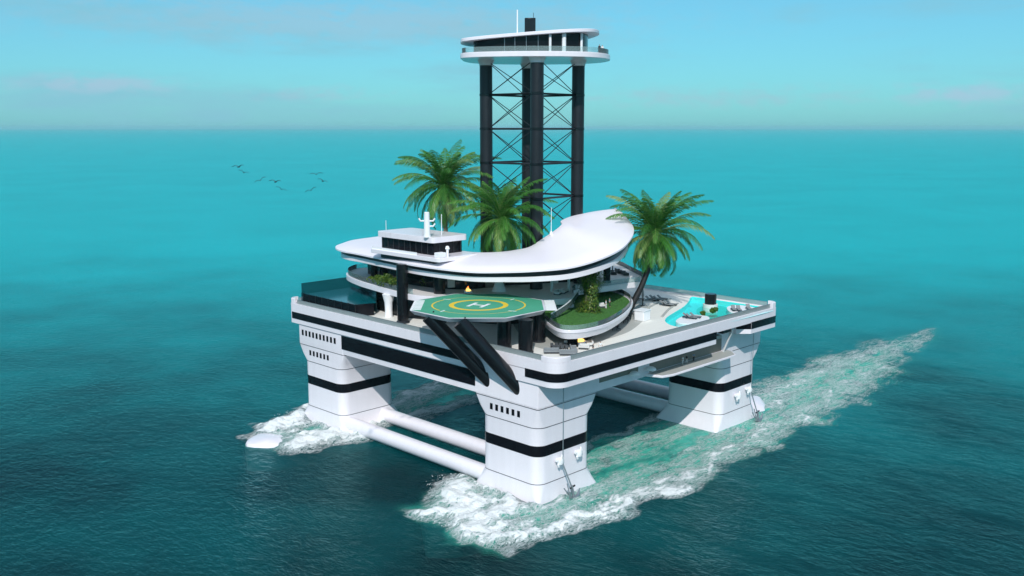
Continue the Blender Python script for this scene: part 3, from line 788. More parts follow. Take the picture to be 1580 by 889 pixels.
palm('palm_tree', (22.6, 31.2, Z_UP), (23.0, 31.6, 44.8), 'middle palm growing inside the crescent roof in front of the tower', 23, 66, 12.5)
palm('palm_tree', (43.0, 14.6, 25.6), (49.6, 13.2, 41.2), 'leaning palm with a black trunk beside the lawn, right of the roof', 5, 68, 13.6, 'darktrunk', 1.1, .6)

# shrubs and climbing plants
def leafball(m, tone, c, rx, ry, rz, n, rnd, size=.28):
    for _ in range(n):
        while True:
            v = Vector((rnd.uniform(-1, 1), rnd.uniform(-1, 1), rnd.uniform(-1, 1)))
            if .35 < v.length < 1: break
        p = Vector(c)+Vector((v.x*rx, v.y*ry, v.z*rz))
        d = Vector((rnd.uniform(-1, 1), rnd.uniform(-1, 1), rnd.uniform(-.3, 1))).normalized()*size*rnd.uniform(.6, 1.4)
        s = d.cross(Vector((rnd.uniform(-1, 1), rnd.uniform(-1, 1), rnd.uniform(-1, 1)))).normalized()*size*.3
        m.add([p-d*.5, p+s, p+d*.5, p-s], [(0, 1, 2, 3)])
        t = rnd.uniform(.1, .9); tone += [t]*4
def vine(base, z0, z1, r, lab, seed, n=2600, cat='climbing plant', group=None):
    rnd = random.Random(seed)
    root = empty('climbing_plant', (base[0], base[1], z0), lab, cat, group)
    MB().cyl(base[0], base[1], z0, z1, r*.55, 14).build('support_post', 'trunk', root)
    m = MB(); tone = []
    for _ in range(n):
        t = rnd.random(); z = z0+(z1-z0)*t; a = rnd.uniform(0, 2*PI)
        rad = r*(.6+.4*rnd.random())*(1+.25*math.sin(3*a+5*t)+.2*math.sin(9*t+seed))
        p = Vector((base[0]+rad*math.cos(a), base[1]+rad*math.sin(a), z))
        d = Vector((math.cos(a)*.5, math.sin(a)*.5, rnd.uniform(-1, .2))).normalized()*rnd.uniform(.25, .6)
        s = d.cross(Vector((math.cos(a), math.sin(a), rnd.uniform(-.5, .5)))).normalized()*.13
        m.add([p-d*.5, p+s, p+d*.5, p-s], [(0, 1, 2, 3)]); tt = rnd.uniform(.1, .95); tone += [tt]*4
    m.tone = tone; m.build('foliage', 'shrub', root, fix=False, flat=True)
vb = at(912, 484, Z_LAWN)
vine((vb.x+1.5, vb.y+1.5), Z_LAWN, 38.2, 2.1, 'thick green climbing plant covering a pillar on the lawn terrace', 2, 5200)
for px, lab, sd in ((694, 'dark green creeper pillar right of the second black column', 4), (752, 'bright green creeper clump left of the white flared column', 6)):
    p = at(px, 447, Z_UP); d = Vector((fwd.x, fwd.y)).normalized()*4.5
    vine((p.x+d.x, p.y+d.y), Z_UP, 35.4, 1.5, lab, sd, 1300)
def shrub(px, py, z, s, lab, seed, group=None):
    rnd = random.Random(seed); p = at(px, py, z)
    root = empty('shrub', (p.x, p.y, z), lab, 'shrub', group)
    MB().tube([(p.x, p.y, z), (p.x+.1, p.y, z+s*.6)], [.12, .07], 6).build('stem', 'trunk', root)
    m = MB(); tone = []
    for k in range(4):
        leafball(m, tone, (p.x+rnd.uniform(-.5, .5)*s, p.y+rnd.uniform(-.5, .5)*s, z+s*rnd.uniform(.5, .95)), s*.6, s*.6, s*.5, 170, rnd, .34)
    m.tone = tone; m.build('foliage', 'shrub', root, fix=False, flat=True)
SG = 'shrubs along the left edge of the upper floor'
for i, (px, py, s) in enumerate(((573, 436, 1.1), (584, 439, 1.5), (592, 441, 1.9), (601, 443, 2.2), (609, 446, 1.8))):
    shrub(px, py, Z_UP, s, ['smallest shrub at the left end of the planted edge of the upper floor', 'second shrub from the left end of the planted upper floor edge', 'middle shrub of the planted edge on the left of the upper floor', 'largest bushy shrub of the planted upper floor edge, left of the first black column', 'shrub touching the black column at the edge of the upper floor'][i], 40+i, SG)
shrub(662, 442, Z_UP, 1.9, 'green shrub in the dark room between the two tall black columns', 61)
shrub(1100, 484, 25.0, 1.0, 'low green plant at the foot of the black pool funnel', 62)
shrub(1084, 487, 25.0, .7, 'small plant on the edge of the white pool island', 63)

# ================================================================== PEOPLE
def make_person(shirt, trousers, hair='hair', arm=0.25, stride=.12):
    def mk():
        root = bpy.data.objects.new('person', None); COL.objects.link(root); root.empty_display_size = .3
        def skin(name, verts, edges, rad, m, parent, sub=1):
            me = bpy.data.meshes.new(name); me.from_pydata(verts, edges, []); me.materials.append(M[m])
            o = bpy.data.objects.new(name, me); COL.objects.link(o); o.parent = parent
            sk = o.modifiers.new('skin', 'SKIN'); 
            for i, r in enumerate(rad): me.skin_vertices[0].data[i].radius = (r, r)
            me.skin_vertices[0].data[0].use_root = True
            s = o.modifiers.new('sub', 'SUBSURF'); s.levels = sub; s.render_levels = sub
            for p in me.polygons: p.use_smooth = True
            return o
        s = stride
        V = [(0,0,.93),(0,0,1.12),(0,0,1.36),(0,0,1.48),(0,0.01,1.58),(0,0.01,1.70),
             (.17,0,1.40),(.17+arm*.5,.02,1.13),(.16+arm*.7,.10,.90),(.16+arm*.72,.13,.80),
             (-.17,0,1.40),(-.17-arm*.5,.02,1.13),(-.16-arm*.7,.10,.90),(-.16-arm*.72,.13,.80),
             (.09,0,.86),(.1,s*.5,.48),(.1,s,.09),(.1,s+.16,.03),
             (-.09,0,.86),(-.1,-s*.3,.48),(-.1,-s,.09),(-.1,-s+.16,.03)]
        E = [(0,1),(1,2),(2,3),(3,4),(4,5),(2,6),(6,7),(7,8),(8,9),(2,10),(10,11),(11,12),(12,13),(0,14),(14,15),(15,16),(16,17),(0,18),(18,19),(19,20),(20,21)]
        RD = [.13,.12,.14,.055,.095,.085,.06,.045,.036,.04,.06,.045,.036,.04,.09,.065,.045,.04,.09,.065,.045,.04]
        body = skin('body', V, E, RD, 'skin', root)
        skin('shirt', V[:4]+[V[6],V[7],V[10],V[11]], [(0,1),(1,2),(2,3),(2,4),(4,5),(2,6),(6,7)], [.145,.135,.155,.065,.075,.06,.075,.06], shirt, root)
        skin('trousers', [V[0],V[14],V[15],V[16],V[18],V[19],V[20]], [(0,1),(1,2),(2,3),(0,4),(4,5),(5,6)], [.15,.105,.082,.07,.105,.082,.07], trousers, root)
        skin('hair', [(0,-.015,1.66),(0,-.01,1.735)], [(0,1)], [.1,.085], hair, root)
        return root
    return mk
pw, pdk, pb_ = make_person('cloth_white', 'cloth_white'), make_person('cloth_dark', 'cloth_white'), make_person('cloth_blue', 'cloth_dark')
def person(kind, mk, p, rz, lab, sc_=1.0):
    return place('person_'+kind, mk, p, rz, lab, 'person', scale=sc_)
p = at(923.5, 548, Z_DECK); person('d', pdk, Vector((10.2, -3.2, Z_DECK)), 1.0, 'person in a dark top standing at the front railing of the deck')
person('w', pw, Vector((12.4, -3.0, Z_DECK)), 2.3, 'person in white leaning on the front railing of the deck')
p = at(935, 476.5, Z_LAWN); person('w', pw, Vector((p.x, p.y, Z_LAWN+.03)), .5, 'person in white on the lawn, nearer of the pair beside the pillar of greenery')
p = at(940.5, 473.5, Z_LAWN); person('b', pb_, Vector((p.x, p.y, Z_LAWN+.03)), 3.4, 'person in dark trousers and blue-grey top on the lawn beside someone in white')
a_, b_ = lk(13.2, -5.0), lk(14.0, -2.5)
person('d', pdk, Vector((*a_, 77.61)), 2.6, 'person in a dark top on the lookout deck at the top of the tower', 1.05)
person('w', pw, Vector((*b_, 77.61)), -1, 'person in white at the right end of the lookout deck on the tower', 1.1)
for i, (px, lab, kd, mk) in enumerate(((1040, 'person in white at the left of the group on the boat deck under the hull', 'w', pw), (1046, 'person in a dark top in the middle of the boat deck under the hull', 'd', pdk), (1057, 'person in a blue-grey top at the right of the group on the boat deck', 'b', pb_))):
    q = at(px, 560-(px-1040)*.3, 17.46); person(kd, mk, Vector((q.x, min(-1.0, max(-3.2, q.y)), 17.46)), 1.2*i, lab)
p = at(853, 449, Z_UP); person('w', pw, p, 0.4, 'person in white on the upper terrace beside the front tower column')

# ================================================================== DECK FURNITURE
def make_sofa(m='greyfab', L=3.0, corner=False):
    def mk():
        r = bpy.data.objects.new('sofa', None); COL.objects.link(r)
        MB().box(-L/2, L/2, -.6, .6, .06, .28).build('frame', 'darkfab', r)
        MB().box(-L/2+.05, L/2-.05, -.55, .35, .28, .5).build('seat', m, r, bev=.06)
        MB().box(-L/2, L/2, .36, .62, .28, .85).build('backrest', m, r, bev=.06)
        for s in (-1, 1): MB().box(s*L/2-.12 if s > 0 else -L/2-.08, L/2+.08 if s > 0 else -L/2+.12, -.58, .36, .2, .66).build('armrest', m, r, bev=.05)
        return r
    return mk
def make_lounger():
    r = bpy.data.objects.new('sun_lounger', None); COL.objects.link(r)
    MB().box(-.38, .38, -1.0, 1.0, .22, .30).build('frame', 'steel', r)
    MB().box(-.35, .35, -1.0, .35, .30, .40).build('mattress', 'greyfab', r, bev=.03)
    b = MB(); b.add([(-.35,.36,.31),(.35,.36,.31),(.35,1.0,.8),(-.35,1.0,.8),(-.35,.3,.41),(.35,.3,.41),(.35,.94,.9),(-.35,.94,.9)], [(3,2,1,0),(4,5,6,7),(0,1,5,4),(1,2,6,5),(2,3,7,6),(3,0,4,7)])
    b.build('backrest', 'greyfab', r)
    for x in (-.32, .32):
        for y in (-.85, .85): MB().box(x-.03, x+.03, y-.03, y+.03, 0, .22).build('leg', 'steel', r)
    return r
def make_chair():
    r = bpy.data.objects.new('chair', None); COL.objects.link(r)
    MB().box(-.27, .27, -.27, .27, .4, .48).build('seat', 'darkfab', r, bev=.02)
    MB().box(-.27, .27, .22, .30, .48, .95).build('backrest', 'darkfab', r, bev=.02)
    for x in (-.23, .23):
        for y in (-.23, .23): MB().box(x-.025, x+.025, y-.025, y+.025, 0, .4).build('leg', 'steel', r)
    return r
def make_table():
    r = bpy.data.objects.new('table', None); COL.objects.link(r)
    MB().box(-1.5, 1.5, -.5, .5, .70, .76).build('tabletop', 'darkfab', r, bev=.02)
    for x in (-1.3, 1.3):
        for y in (-.4, .4): MB().box(x-.05, x+.05, y-.05, y+.05, 0, .7).build('leg', 'steel', r)
    return r
def make_round_table():
    r = bpy.data.objects.new('round_table', None); COL.objects.link(r)
    MB().lathe(0, 0, [(.7, .70), (.7, .75)], 20).build('tabletop', 'palefab', r)
    MB().lathe(0, 0, [(.35, 0), (.35, .05), (.06, .08), (.06, .70)], 14).build('pedestal', 'steel', r)
    return r
def make_firepit():
    r = bpy.data.objects.new('fire_pit', None); COL.objects.link(r)
    MB().lathe(0, 0, [(.9, 0), (1.05, .1), (1.05, .5), (.85, .52), (.8, .42)], 24).build('bowl', 'white2', r)
    f = MB(); rn = random.Random(9)
    for k in range(11):
        a = rn.uniform(0, 2*PI); d = rn.uniform(0, .5); h = rn.uniform(.7, 1.5)*(1.15-d)
        x, y = d*math.cos(a), d*math.sin(a)
        f.tube([(x, y, .42), (x*1.1+.05, y*1.1, .42+h*.4), (x*.7+rn.uniform(-.1, .1), y*.7, .42+h*.75), (x*.5+rn.uniform(-.15, .15), y*.5, .42+h)], [.2, .24, .12, .01], 8)
    f.build('flame', 'flame', r)
    return r
SOF = 'sofas around the fire pit on the front deck'
def gp_(px, py, z=Z_DECK): v = at(px, py, z); return Vector((v.x, v.y, z+.008))
sofa = lambda px, py, rz, lab, kind='g', mk=make_sofa(): place('sofa_'+kind, mk, gp_(px, py), rz, lab, 'sofa', SOF)
sofa(851, 545, -.79, 'dark grey sofa at the left of the seating group on the front deck', 'k', make_sofa('greyfab', 2.6))
sofa(877, 548, -.79, 'long grey sofa nearest the front corner of the deck', 'l', make_sofa('greyfab', 2.9))
sofa(885, 541, .79, 'grey sofa with its end towards the front corner post', 'k')
sofa(879, 532, 1.9, 'pale grey sofa left of the burning fire pit', 'p', make_sofa('palefab', 1.7))
sofa(901, 538.5, -1.0, 'pale grey sofa in front of the fire pit on its right side', 'p')
sofa(909.5, 533, -2.3, 'pale grey sofa right of the fire pit, farthest from the railing', 'p')
place('firepit', make_firepit, gp_(893.5, 531.5), 0, 'white fire pit bowl with orange flames on the front deck', 'fire pit', scale=1.25)
place('firepit', make_firepit, Vector((*tuple(at(722.5, 452, Z_UP))[:2], Z_UP+.01)), .6, 'round fire bowl burning behind the far edge of the helipad', 'fire pit', scale=.8)
t_ = gp_(863, 539.5); place('table', make_table, t_, R(-40), 'dark dining table set between the fire pit sofas and the black columns', 'table')
CHG = 'chairs at the dark dining table on the front deck'
ca, sa = math.cos(R(-40)), math.sin(R(-40))
for s in (-1, 1):
    for k in range(4):
        x, y = -1.15+.77*k, s*.85
        w = ('first', 'second', 'third', 'last')[k]
        place('chair', make_chair, Vector((t_.x+ca*x-sa*y, t_.y+sa*x+ca*y, t_.z)), R(-40)+(0 if s > 0 else PI), '%s chair from the left on the %s side of the dark dining table' % (w, 'near' if s < 0 else 'far'), 'chair', CHG)
LG = 'sun loungers on the right part of the deck'
lspots = [(978, 462, .6, 'dark lounger at the foot of the leaning palm'), (986, 463.5, .6, 'dark lounger second from the leaning palm'), (1004, 464.5, .3, 'lounger at the left end of the row behind the deck steps'), (1010, 463, .3, 'second lounger in the row behind the deck steps'), (1016, 464.5, .3, 'third lounger in the row behind the deck steps'), (1022, 463, .3, 'lounger at the right end of the row behind the deck steps'),
          (1026, 471.5, .2, 'left one of three loungers between the deck steps and the pool'), (1031, 472.5, .2, 'middle one of three loungers between the deck steps and the pool'), (1036, 471.5, .2, 'right one of three loungers between the deck steps and the pool')]
for px, py, rz, lab in lspots: place('lounger', make_lounger, gp_(px, py), rz, lab, 'sun lounger', LG, 1.2)
for px, py, rz, lab in ((1062, 491.5, .3, 'left lounger on the white pool island'), (1067, 492.5, .3, 'middle lounger on the white pool island'), (1073, 491, .3, 'right lounger on the white pool island')):
    v = gp_(px, py); v.z = 25.265; place('lounger', make_lounger, v, rz, lab, 'sun lounger', 'sun loungers on the pool island', 1.15)
for px, py, lab in ((1132, 479.5, 'dark lounger at the left of the sun shelf in the pool corner'), (1140, 480, 'dark lounger in the middle of the sun shelf in the pool corner'), (1155, 478, 'lounger at the right of the sun shelf in the pool corner')):
    v = gp_(px, py); v.z = 25.245; place('lounger', make_lounger, v, -.8, lab, 'sun lounger', 'sun loungers on the pool shelf', 1.15)
for px, py, lab in ((945, 423, 'black lounger at the left of the far upper terrace'), (955, 421, 'black lounger in the middle of the far upper terrace'), (964, 424, 'black lounger at the right of the far upper terrace')):
    v = at(px, py, Z_UP); place('sofa_b', make_sofa('darkfab', 3.2), Vector((v.x, v.y, Z_UP+.01)), .9, lab.replace('lounger', 'daybed'), 'daybed', 'black daybeds on the far upper terrace')
v = at(917, 475, Z_LAWN); place('sofa_w', make_sofa('palefab', 2.6), Vector((v.x+.6, v.y-.6, Z_LAWN+.03)), -.5, 'white daybed on the lawn at the foot of the green pillar', 'daybed')
for px, py, lab in ((862, 454, 'white lounge sofa on the upper terrace right of the tower column'), (870, 452, 'white lounge sofa at the right corner of the upper terrace')):
    v = at(px, py, Z_UP); place('sofa_w', None, Vector((v.x, v.y, Z_UP+.01)), .4, lab, 'sofa', 'white sofas on the upper terrace')
# bar, tables, umbrella post
v = gp_(991, 494)
bar = empty('bar_kiosk', v, 'white cube-shaped bar kiosk standing on the deck beside the lawn', 'kiosk')
MB().obox(v, 2.6, 2.2, v.z, v.z+2.0, .1).build('body', 'white2', bar, bev=.12)
MB().obox(v, 2.9, 2.5, v.z+2.0, v.z+2.16, .1).build('counter', 'white2', bar, bev=.04)
MB().obox((v.x+1.35, v.y+.1), .12, 1.9, v.z+.1, v.z+1.9, .1).build('side_shutter', 'greyfab', bar)
for px, py, lab in ((970, 491, 'dining table left of the white bar kiosk beside the lawn edge'), (966, 497, 'dining table beneath the edge of the lawn terrace, nearest the bar kiosk'), (949, 508, 'table half under the front curve of the lawn terrace')):
    place('table', None, gp_(px, py), .6, lab, 'table', 'tables beside the lawn terrace')
for i, (px, py) in enumerate(((945, 505.5), (953, 505), (955, 510.5), (963, 492.5), (976, 488.5))):
    place('chair', None, gp_(px, py), .5*i, ['chair left of the table under the front curve of the lawn', 'chair behind the table under the front curve of the lawn', 'chair right of the table under the front curve of the lawn', 'chair at the table left of the bar kiosk', 'chair between the bar kiosk and the lawn edge'][i], 'chair', 'chairs at the tables beside the lawn')
def parasol(px, py, z, h, lab, open_=False):
    v = at(px, py, z)
    r = empty('parasol', (v.x, v.y, z), lab, 'parasol')
    MB().tube([(v.x, v.y, z), (v.x, v.y, z+h)], .12, 8).build('pole', 'steel', r)
    MB().lathe(v.x, v.y, [(.16, z+h*.45), (.3, z+h*.6), (.2, z+h*.9), (.04, z+h*1.02)], 10).build('folded_canopy', 'greyfab', r)
    MB().lathe(v.x, v.y, [(.5, z+.01), (.5, z+.14), (.15, z+.2)], 16).build('base', 'steel', r)
parasol(991.5, 472, Z_DECK+.01, 3.6, 'folded grey parasol on the deck behind the bar kiosk')
parasol(945, 418, Z_UP+.01, 3.2, 'folded grey parasol on the far upper terrace near the daybeds')
for i, pts in enumerate(([(1000, 476), (1015, 468), (1035, 461.5)], [(1021, 490), (1032, 478), (1046, 468.5)])):
    ln = smooth([tuple(at(x, y, Z_DECK))[:2] for x, y in pts], 6, False)
    MB().wall([p[:2] for p in ln], Z_DECK+.004, Z_DECK+.2, .45).build('deck_step', 'grey_and_shade', plat)

# ================================================================== ANCHORS AND FAIRLEADS
def clump(x, y, z, parent):
    m = MB()
    m.lathe(x, y, [(.1, z-.75), (.5, z-.6), (.62, z), (.5, z+.55), (.1, z+.7)], 12)
    m.tube([(x-.9, y+.15, z+.2), (x+.9, y+.15, z+.2)], .3, 10).tube([(x, y+1.2, z), (x, y-.1, z)], .3, 8)
    m.tube([(x-.5, y, z-.5), (x-.2, y+.1, z-1.15)], .2, 8).tube([(x+.3, y-.1, z+.5), (x+.5, y, z+1.0)], .18, 8)
    return m.build('fairlead', 'white2', parent, bev=.05)
def anchor(x, y, ztop, lab, leg_, zc):
    r = empty('anchor', (x+1.6, -1.9, .6), lab, 'anchor', 'anchors hanging from the legs')
    MB().tube([(x, -1.25, ztop), (x, -1.25, zc+.4)], .07, 6).build('upper_cable', 'rope', r)
    MB().tube([(x, -1.2, zc-.4), (x+1.6, -2.0, 1.9)], .13, 8).build('chain', 'rope', r)
    ax, ay = x+1.7, -2.1
    s = MB().tube([(ax-.35, ay, 2.4), (ax+.1, ay-.2, .1)], .24, 10).build('shank', 'metal', r)
    f = MB()
    for sx in (-1, 1):
        f.tube([(ax, ay-.2, .1), (ax+sx*1.0, ay-.35, .5), (ax+sx*1.35, ay-.4, 1.6)], [.32, .3, .08], 8)
    f.tube([(ax-1.1, ay, .9), (ax-2.2, ay+.1, 2.4)], .1, 6).tube([(ax-.9, ay, 1.2), (ax-1.4, ay+.1, 3.0)], .1, 6)
    f.lathe(ax, ay-.2, [(.05, -.5), (.55, -.25), (.6, .1), (.3, .4)], 10)
    f.build('flukes', 'metal', r)
    MB().tube([(ax-.7, ay, 2.0), (ax+.5, ay, 2.2)], .16, 8).build('stock', 'blackpaint', r)
clump(4.8, -.75, 6.9, LF); clump(9.7, -.75, 7.1, LF)
anchor(4.9, -1.2, 21.1, 'steel anchor hanging at the waterline from the front leg', LF, 6.9)
clump(61.9, -.75, 6.6, LR); clump(66.3, -.75, 7.2, LR)
anchor(66.3, -1.2, 21.1, 'steel anchor hanging at the waterline from the right leg', LR, 7.2)

# ================================================================== BIRDS
def make_bird():
    r = bpy.data.objects.new('bird', None); COL.objects.link(r)
    m = MB()
    ys = [-.32, -.24, -.1, .08, .2, .28, .36]; rs = [.015, .035, .075, .08, .05, .045, .008]
    m.rings([[(rad*math.cos(2*PI*k/8), y, rad*.8*math.sin(2*PI*k/8)) for k in range(8)] for y, rad in zip(ys, rs)])
    for s in (-1, 1):
        top = []; 
        for t, c, z, yy in ((0, .3, .03, .05), (.35, .3, .2, .1), (.6, .24, .24, .06), (1.0, .05, .14, -.1)):
            x = s*.85*t; top.append([(x, yy+c/2, z), (x, yy, z+.035), (x, yy-c/2, z), (x, yy, z-.035)])
        m.rings(top)
    m.build('body', 'bird', r)
    return r
BL = ['uppermost bird at the left end of the flock over the sea', 'bird just below the uppermost left bird of the flock', 'bird with tilted wings in the left half of the flock', 'bird right of the tilted one in the middle of the flock', 'lowest bird in the middle of the flock', 'uppermost bird of the right-hand trio over the sea', 'middle bird of the right-hand trio, wings tilted', 'lowest bird of the right-hand trio over the sea']
for i, (px, py, roll, s) in enumerate(((368, 258, -.1, 1), (376, 266.5, .3, .85), (402, 278.5, -.45, .9), (425, 281, .02, 1.05), (434, 292.5, .35, .85), (488, 269.5, -.05, 1), (498, 280, .3, .9), (480, 294, -.4, .95))):
    v = along(px, py, 118+i*2)
    o = place('bird', make_bird, v, YAW+PI/2+PI*.08*(i % 3-1)+PI, BL[i], 'bird', 'flock of birds over the sea', s*1.0)
    o.rotation_euler = (0, roll, YAW-PI/2+.3*((i % 3)-1))

# ================================================================== SEA
def coords(lo, hi, step, far_lo, far_hi, g=1.16):
    a = list(np.arange(lo, hi+1e-6, step)); s = step; x = hi
    while x < far_hi: s *= g; x += s; a.append(x)
    s = step; x = lo
    while x > far_lo: s *= g; x -= s; a.insert(0, x)
    return np.array(a)
gx = coords(-42, 125, .55, -60000, 60000); gy = coords(-42, 92, .55, -60000, 60000)
GX, GY = np.meshgrid(gx, gy, indexing='ij')
def vnoise(x, y, seed=0):
    xi = np.floor(x).astype(np.int64); yi = np.floor(y).astype(np.int64); xf = x-xi; yf = y-yi
    def h(a, b):
        n = (a*374761393+b*668265263+seed*1442695041) & 0xffffffff
        n = ((n ^ (n >> 13))*1274126177) & 0xffffffff
        return ((n ^ (n >> 16)) & 0xffff)/65535.
    u = xf*xf*(3-2*xf); v = yf*yf*(3-2*yf)
    return (h(xi, yi)*(1-u)+h(xi+1, yi)*u)*(1-v)+(h(xi, yi+1)*(1-u)+h(xi+1, yi+1)*u)*v
def fbm(x, y, o=4, seed=0):
    s = 0; a = .5; t = 0
    for k in range(o): s = s+a*vnoise(x*2**k, y*2**k, seed+k*17); t += a; a *= .55
    return s/t
WXn = GX+5*(fbm(GX/7, GY/7, 3, 5)-.5)*2; WYn = GY+5*(fbm(GX/7, GY/7, 3, 9)-.5)*2
def seg(pts):
    """signed closeness to a polyline with per-point width: 1 on the line, 0 at the width"""
    best = np.full(GX.shape, -9.)
    for (x0, y0, w0, k0), (x1, y1, w1, k1) in zip(pts, pts[1:]):
        dx, dy = x1-x0, y1-y0; t = np.clip(((WXn-x0)*dx+(WYn-y0)*dy)/(dx*dx+dy*dy), 0, 1)
        d = np.hypot(WXn-x0-t*dx, WYn-y0-t*dy); w = w0+(w1-w0)*t; k = k0+(k1-k0)*t
        best = np.maximum(best, (1-d/w)*k)
    return best
def ss(a, b, x): t = np.clip((x-a)/(b-a), 0, 1); return t*t*(3-2*t)
outer = seg([(-17,-3,3.5,1.2),(-14,-6.5,4.5,1.4),(-2,-10,4.2,1.25),(13,-10.6,4.2,1.1),(35,-9.4,4.8,1.02),(62,-7.5,6,.85),(85,-6,8,.78),(109,-4,10,.7),(140,2,9,.52),(190,9,3.5,.45)])
mid_ = seg([(-12,-4,5,1.1),(2,-4.5,5,.85),(30,-4,6,.5),(62,-2,6,.55),(90,6,10,.78),(125,9,10,.68),(165,9.5,7,.45)])
bowF = seg([(-15,11,5,1.2),(-11,4,7.5,1.5),(-6,12,8,1.3),(-2,18,5,1.1)]); bowF2 = seg([(-14,-2,6,1.4),(-4,2,6,1.4),(0,8,4,1.3)])
bowL = seg([(-11,55,7,1.45),(-7,57,9,1.6),(-2,55.5,8,1.6),(7,52.5,5,1.35)]); bowL2 = seg([(-15,68,4.5,1.3),(-5,69,7.5,1.5),(4,76.5,4.5,1.1)])
sternL = np.maximum(np.maximum(seg([(13,66,4,1.15),(45,70,5,1.05),(100,76,6,.6)]), seg([(13,53.5,4,1.1),(30,55,5,.95),(50,57,4,.7)])), seg([(14,57,4,.7),(30,66,5,.65),(60,70,6,.55),(100,72,6,.35)]), seg([(15,63,7,.5),(55,62,7,.45)]))
under = np.maximum(seg([(14,12.6,2.4,.8),(40,13.4,2,.75),(58,15,2,.6)]), seg([(16,6,6,.55),(56,7,6,.5)])); under2 = seg([(16,50.5,2,.55),(40,51.5,1.6,.45),(62,52,1.5,.35)])
legs_ = np.maximum(seg([(-1,-1.2,2.6,.9),(15.5,-1.0,2.4,.8)]), seg([(-.8,-.5,2.6,1.1),(-.8,16,2.6,1.1)])); legs_ = np.maximum(legs_, np.maximum(seg([(-.8,55,2.8,1.1),(-.8,72,2.8,1.1)]), seg([(-.8,72,2.4,1.0),(15,72.5,2.2,.7)]))); legsR = seg([(55,-1.2,2.2,.7),(74,-1.0,2.5,.7),(84,2,4,.8)])
F = np.maximum.reduce([outer, mid_, bowF, bowF2, bowL, bowL2, sternL, under, under2, legs_, legsR])
F = np.clip(F, 0, 1.3)
aer = np.maximum.reduce([seg([(-14,-3,8,1),(0,-5,9,1.2),(35,-5,9,1.2),(70,-3,11,1.2),(110,2,16,1.0),(150,6,12,.5),(190,8,6,.2)]), seg([(-10,9,11,1),(0,14,8,.6)]), seg([(-8,60,11,.8),(5,55,7,.6)]), seg([(14,62,11,1.0),(70,64,11,.9)]), seg([(15,7,9,1.0),(60,7,9,.9)])])
aer = ss(0, .75, aer)
Zw = .9*ss(.35, 1.2, F)*fbm(GX/1.6, GY/1.6, 4, 31)*np.where(GX < 12, 2.1, .8)
Zw += np.where((np.abs(GX) < 400) & (np.abs(GY) < 400), .12*(fbm(GX/5, GY/9, 3, 77)-.5), 0)
# the bow wave sweeps off the noses of the pontoons
nose = ((GX+15.4)/3.6)**2+((GY-62.4)/4.6)**2 < 1
Zw = np.where(nose, np.minimum(Zw, .05), Zw)
noseL = np.exp(-(((GX+15.6)/3.0)**2+((GY-61.8)/6)**2)**2)
F = F*(1-.7*noseL)
nx, ny = GX.shape
me = bpy.data.meshes.new('water')
co = np.stack([GX, GY, Zw], -1).reshape(-1, 3)
idx = np.arange(nx*ny).reshape(nx, ny)
quads = np.stack([idx[:-1,:-1], idx[1:,:-1], idx[1:,1:], idx[:-1,1:]], -1).reshape(-1, 4)
me.vertices.add(len(co)); me.vertices.foreach_set('co', co.ravel().astype(np.float32))
me.loops.add(quads.size); me.loops.foreach_set('vertex_index', quads.ravel().astype(np.int32))
me.polygons.add(len(quads)); me.polygons.foreach_set('loop_start', np.arange(0, quads.size, 4, dtype=np.int32)); me.polygons.foreach_set('loop_total', np.full(len(quads), 4, dtype=np.int32))
me.update(); me.validate()
me.polygons.foreach_set('use_smooth', [True]*len(me.polygons))
for nm, arr in (('foam', F), ('aerated', aer)):
    a = me.attributes.new(nm, 'FLOAT', 'POINT'); a.data.foreach_set('value', arr.ravel().astype(np.float32))

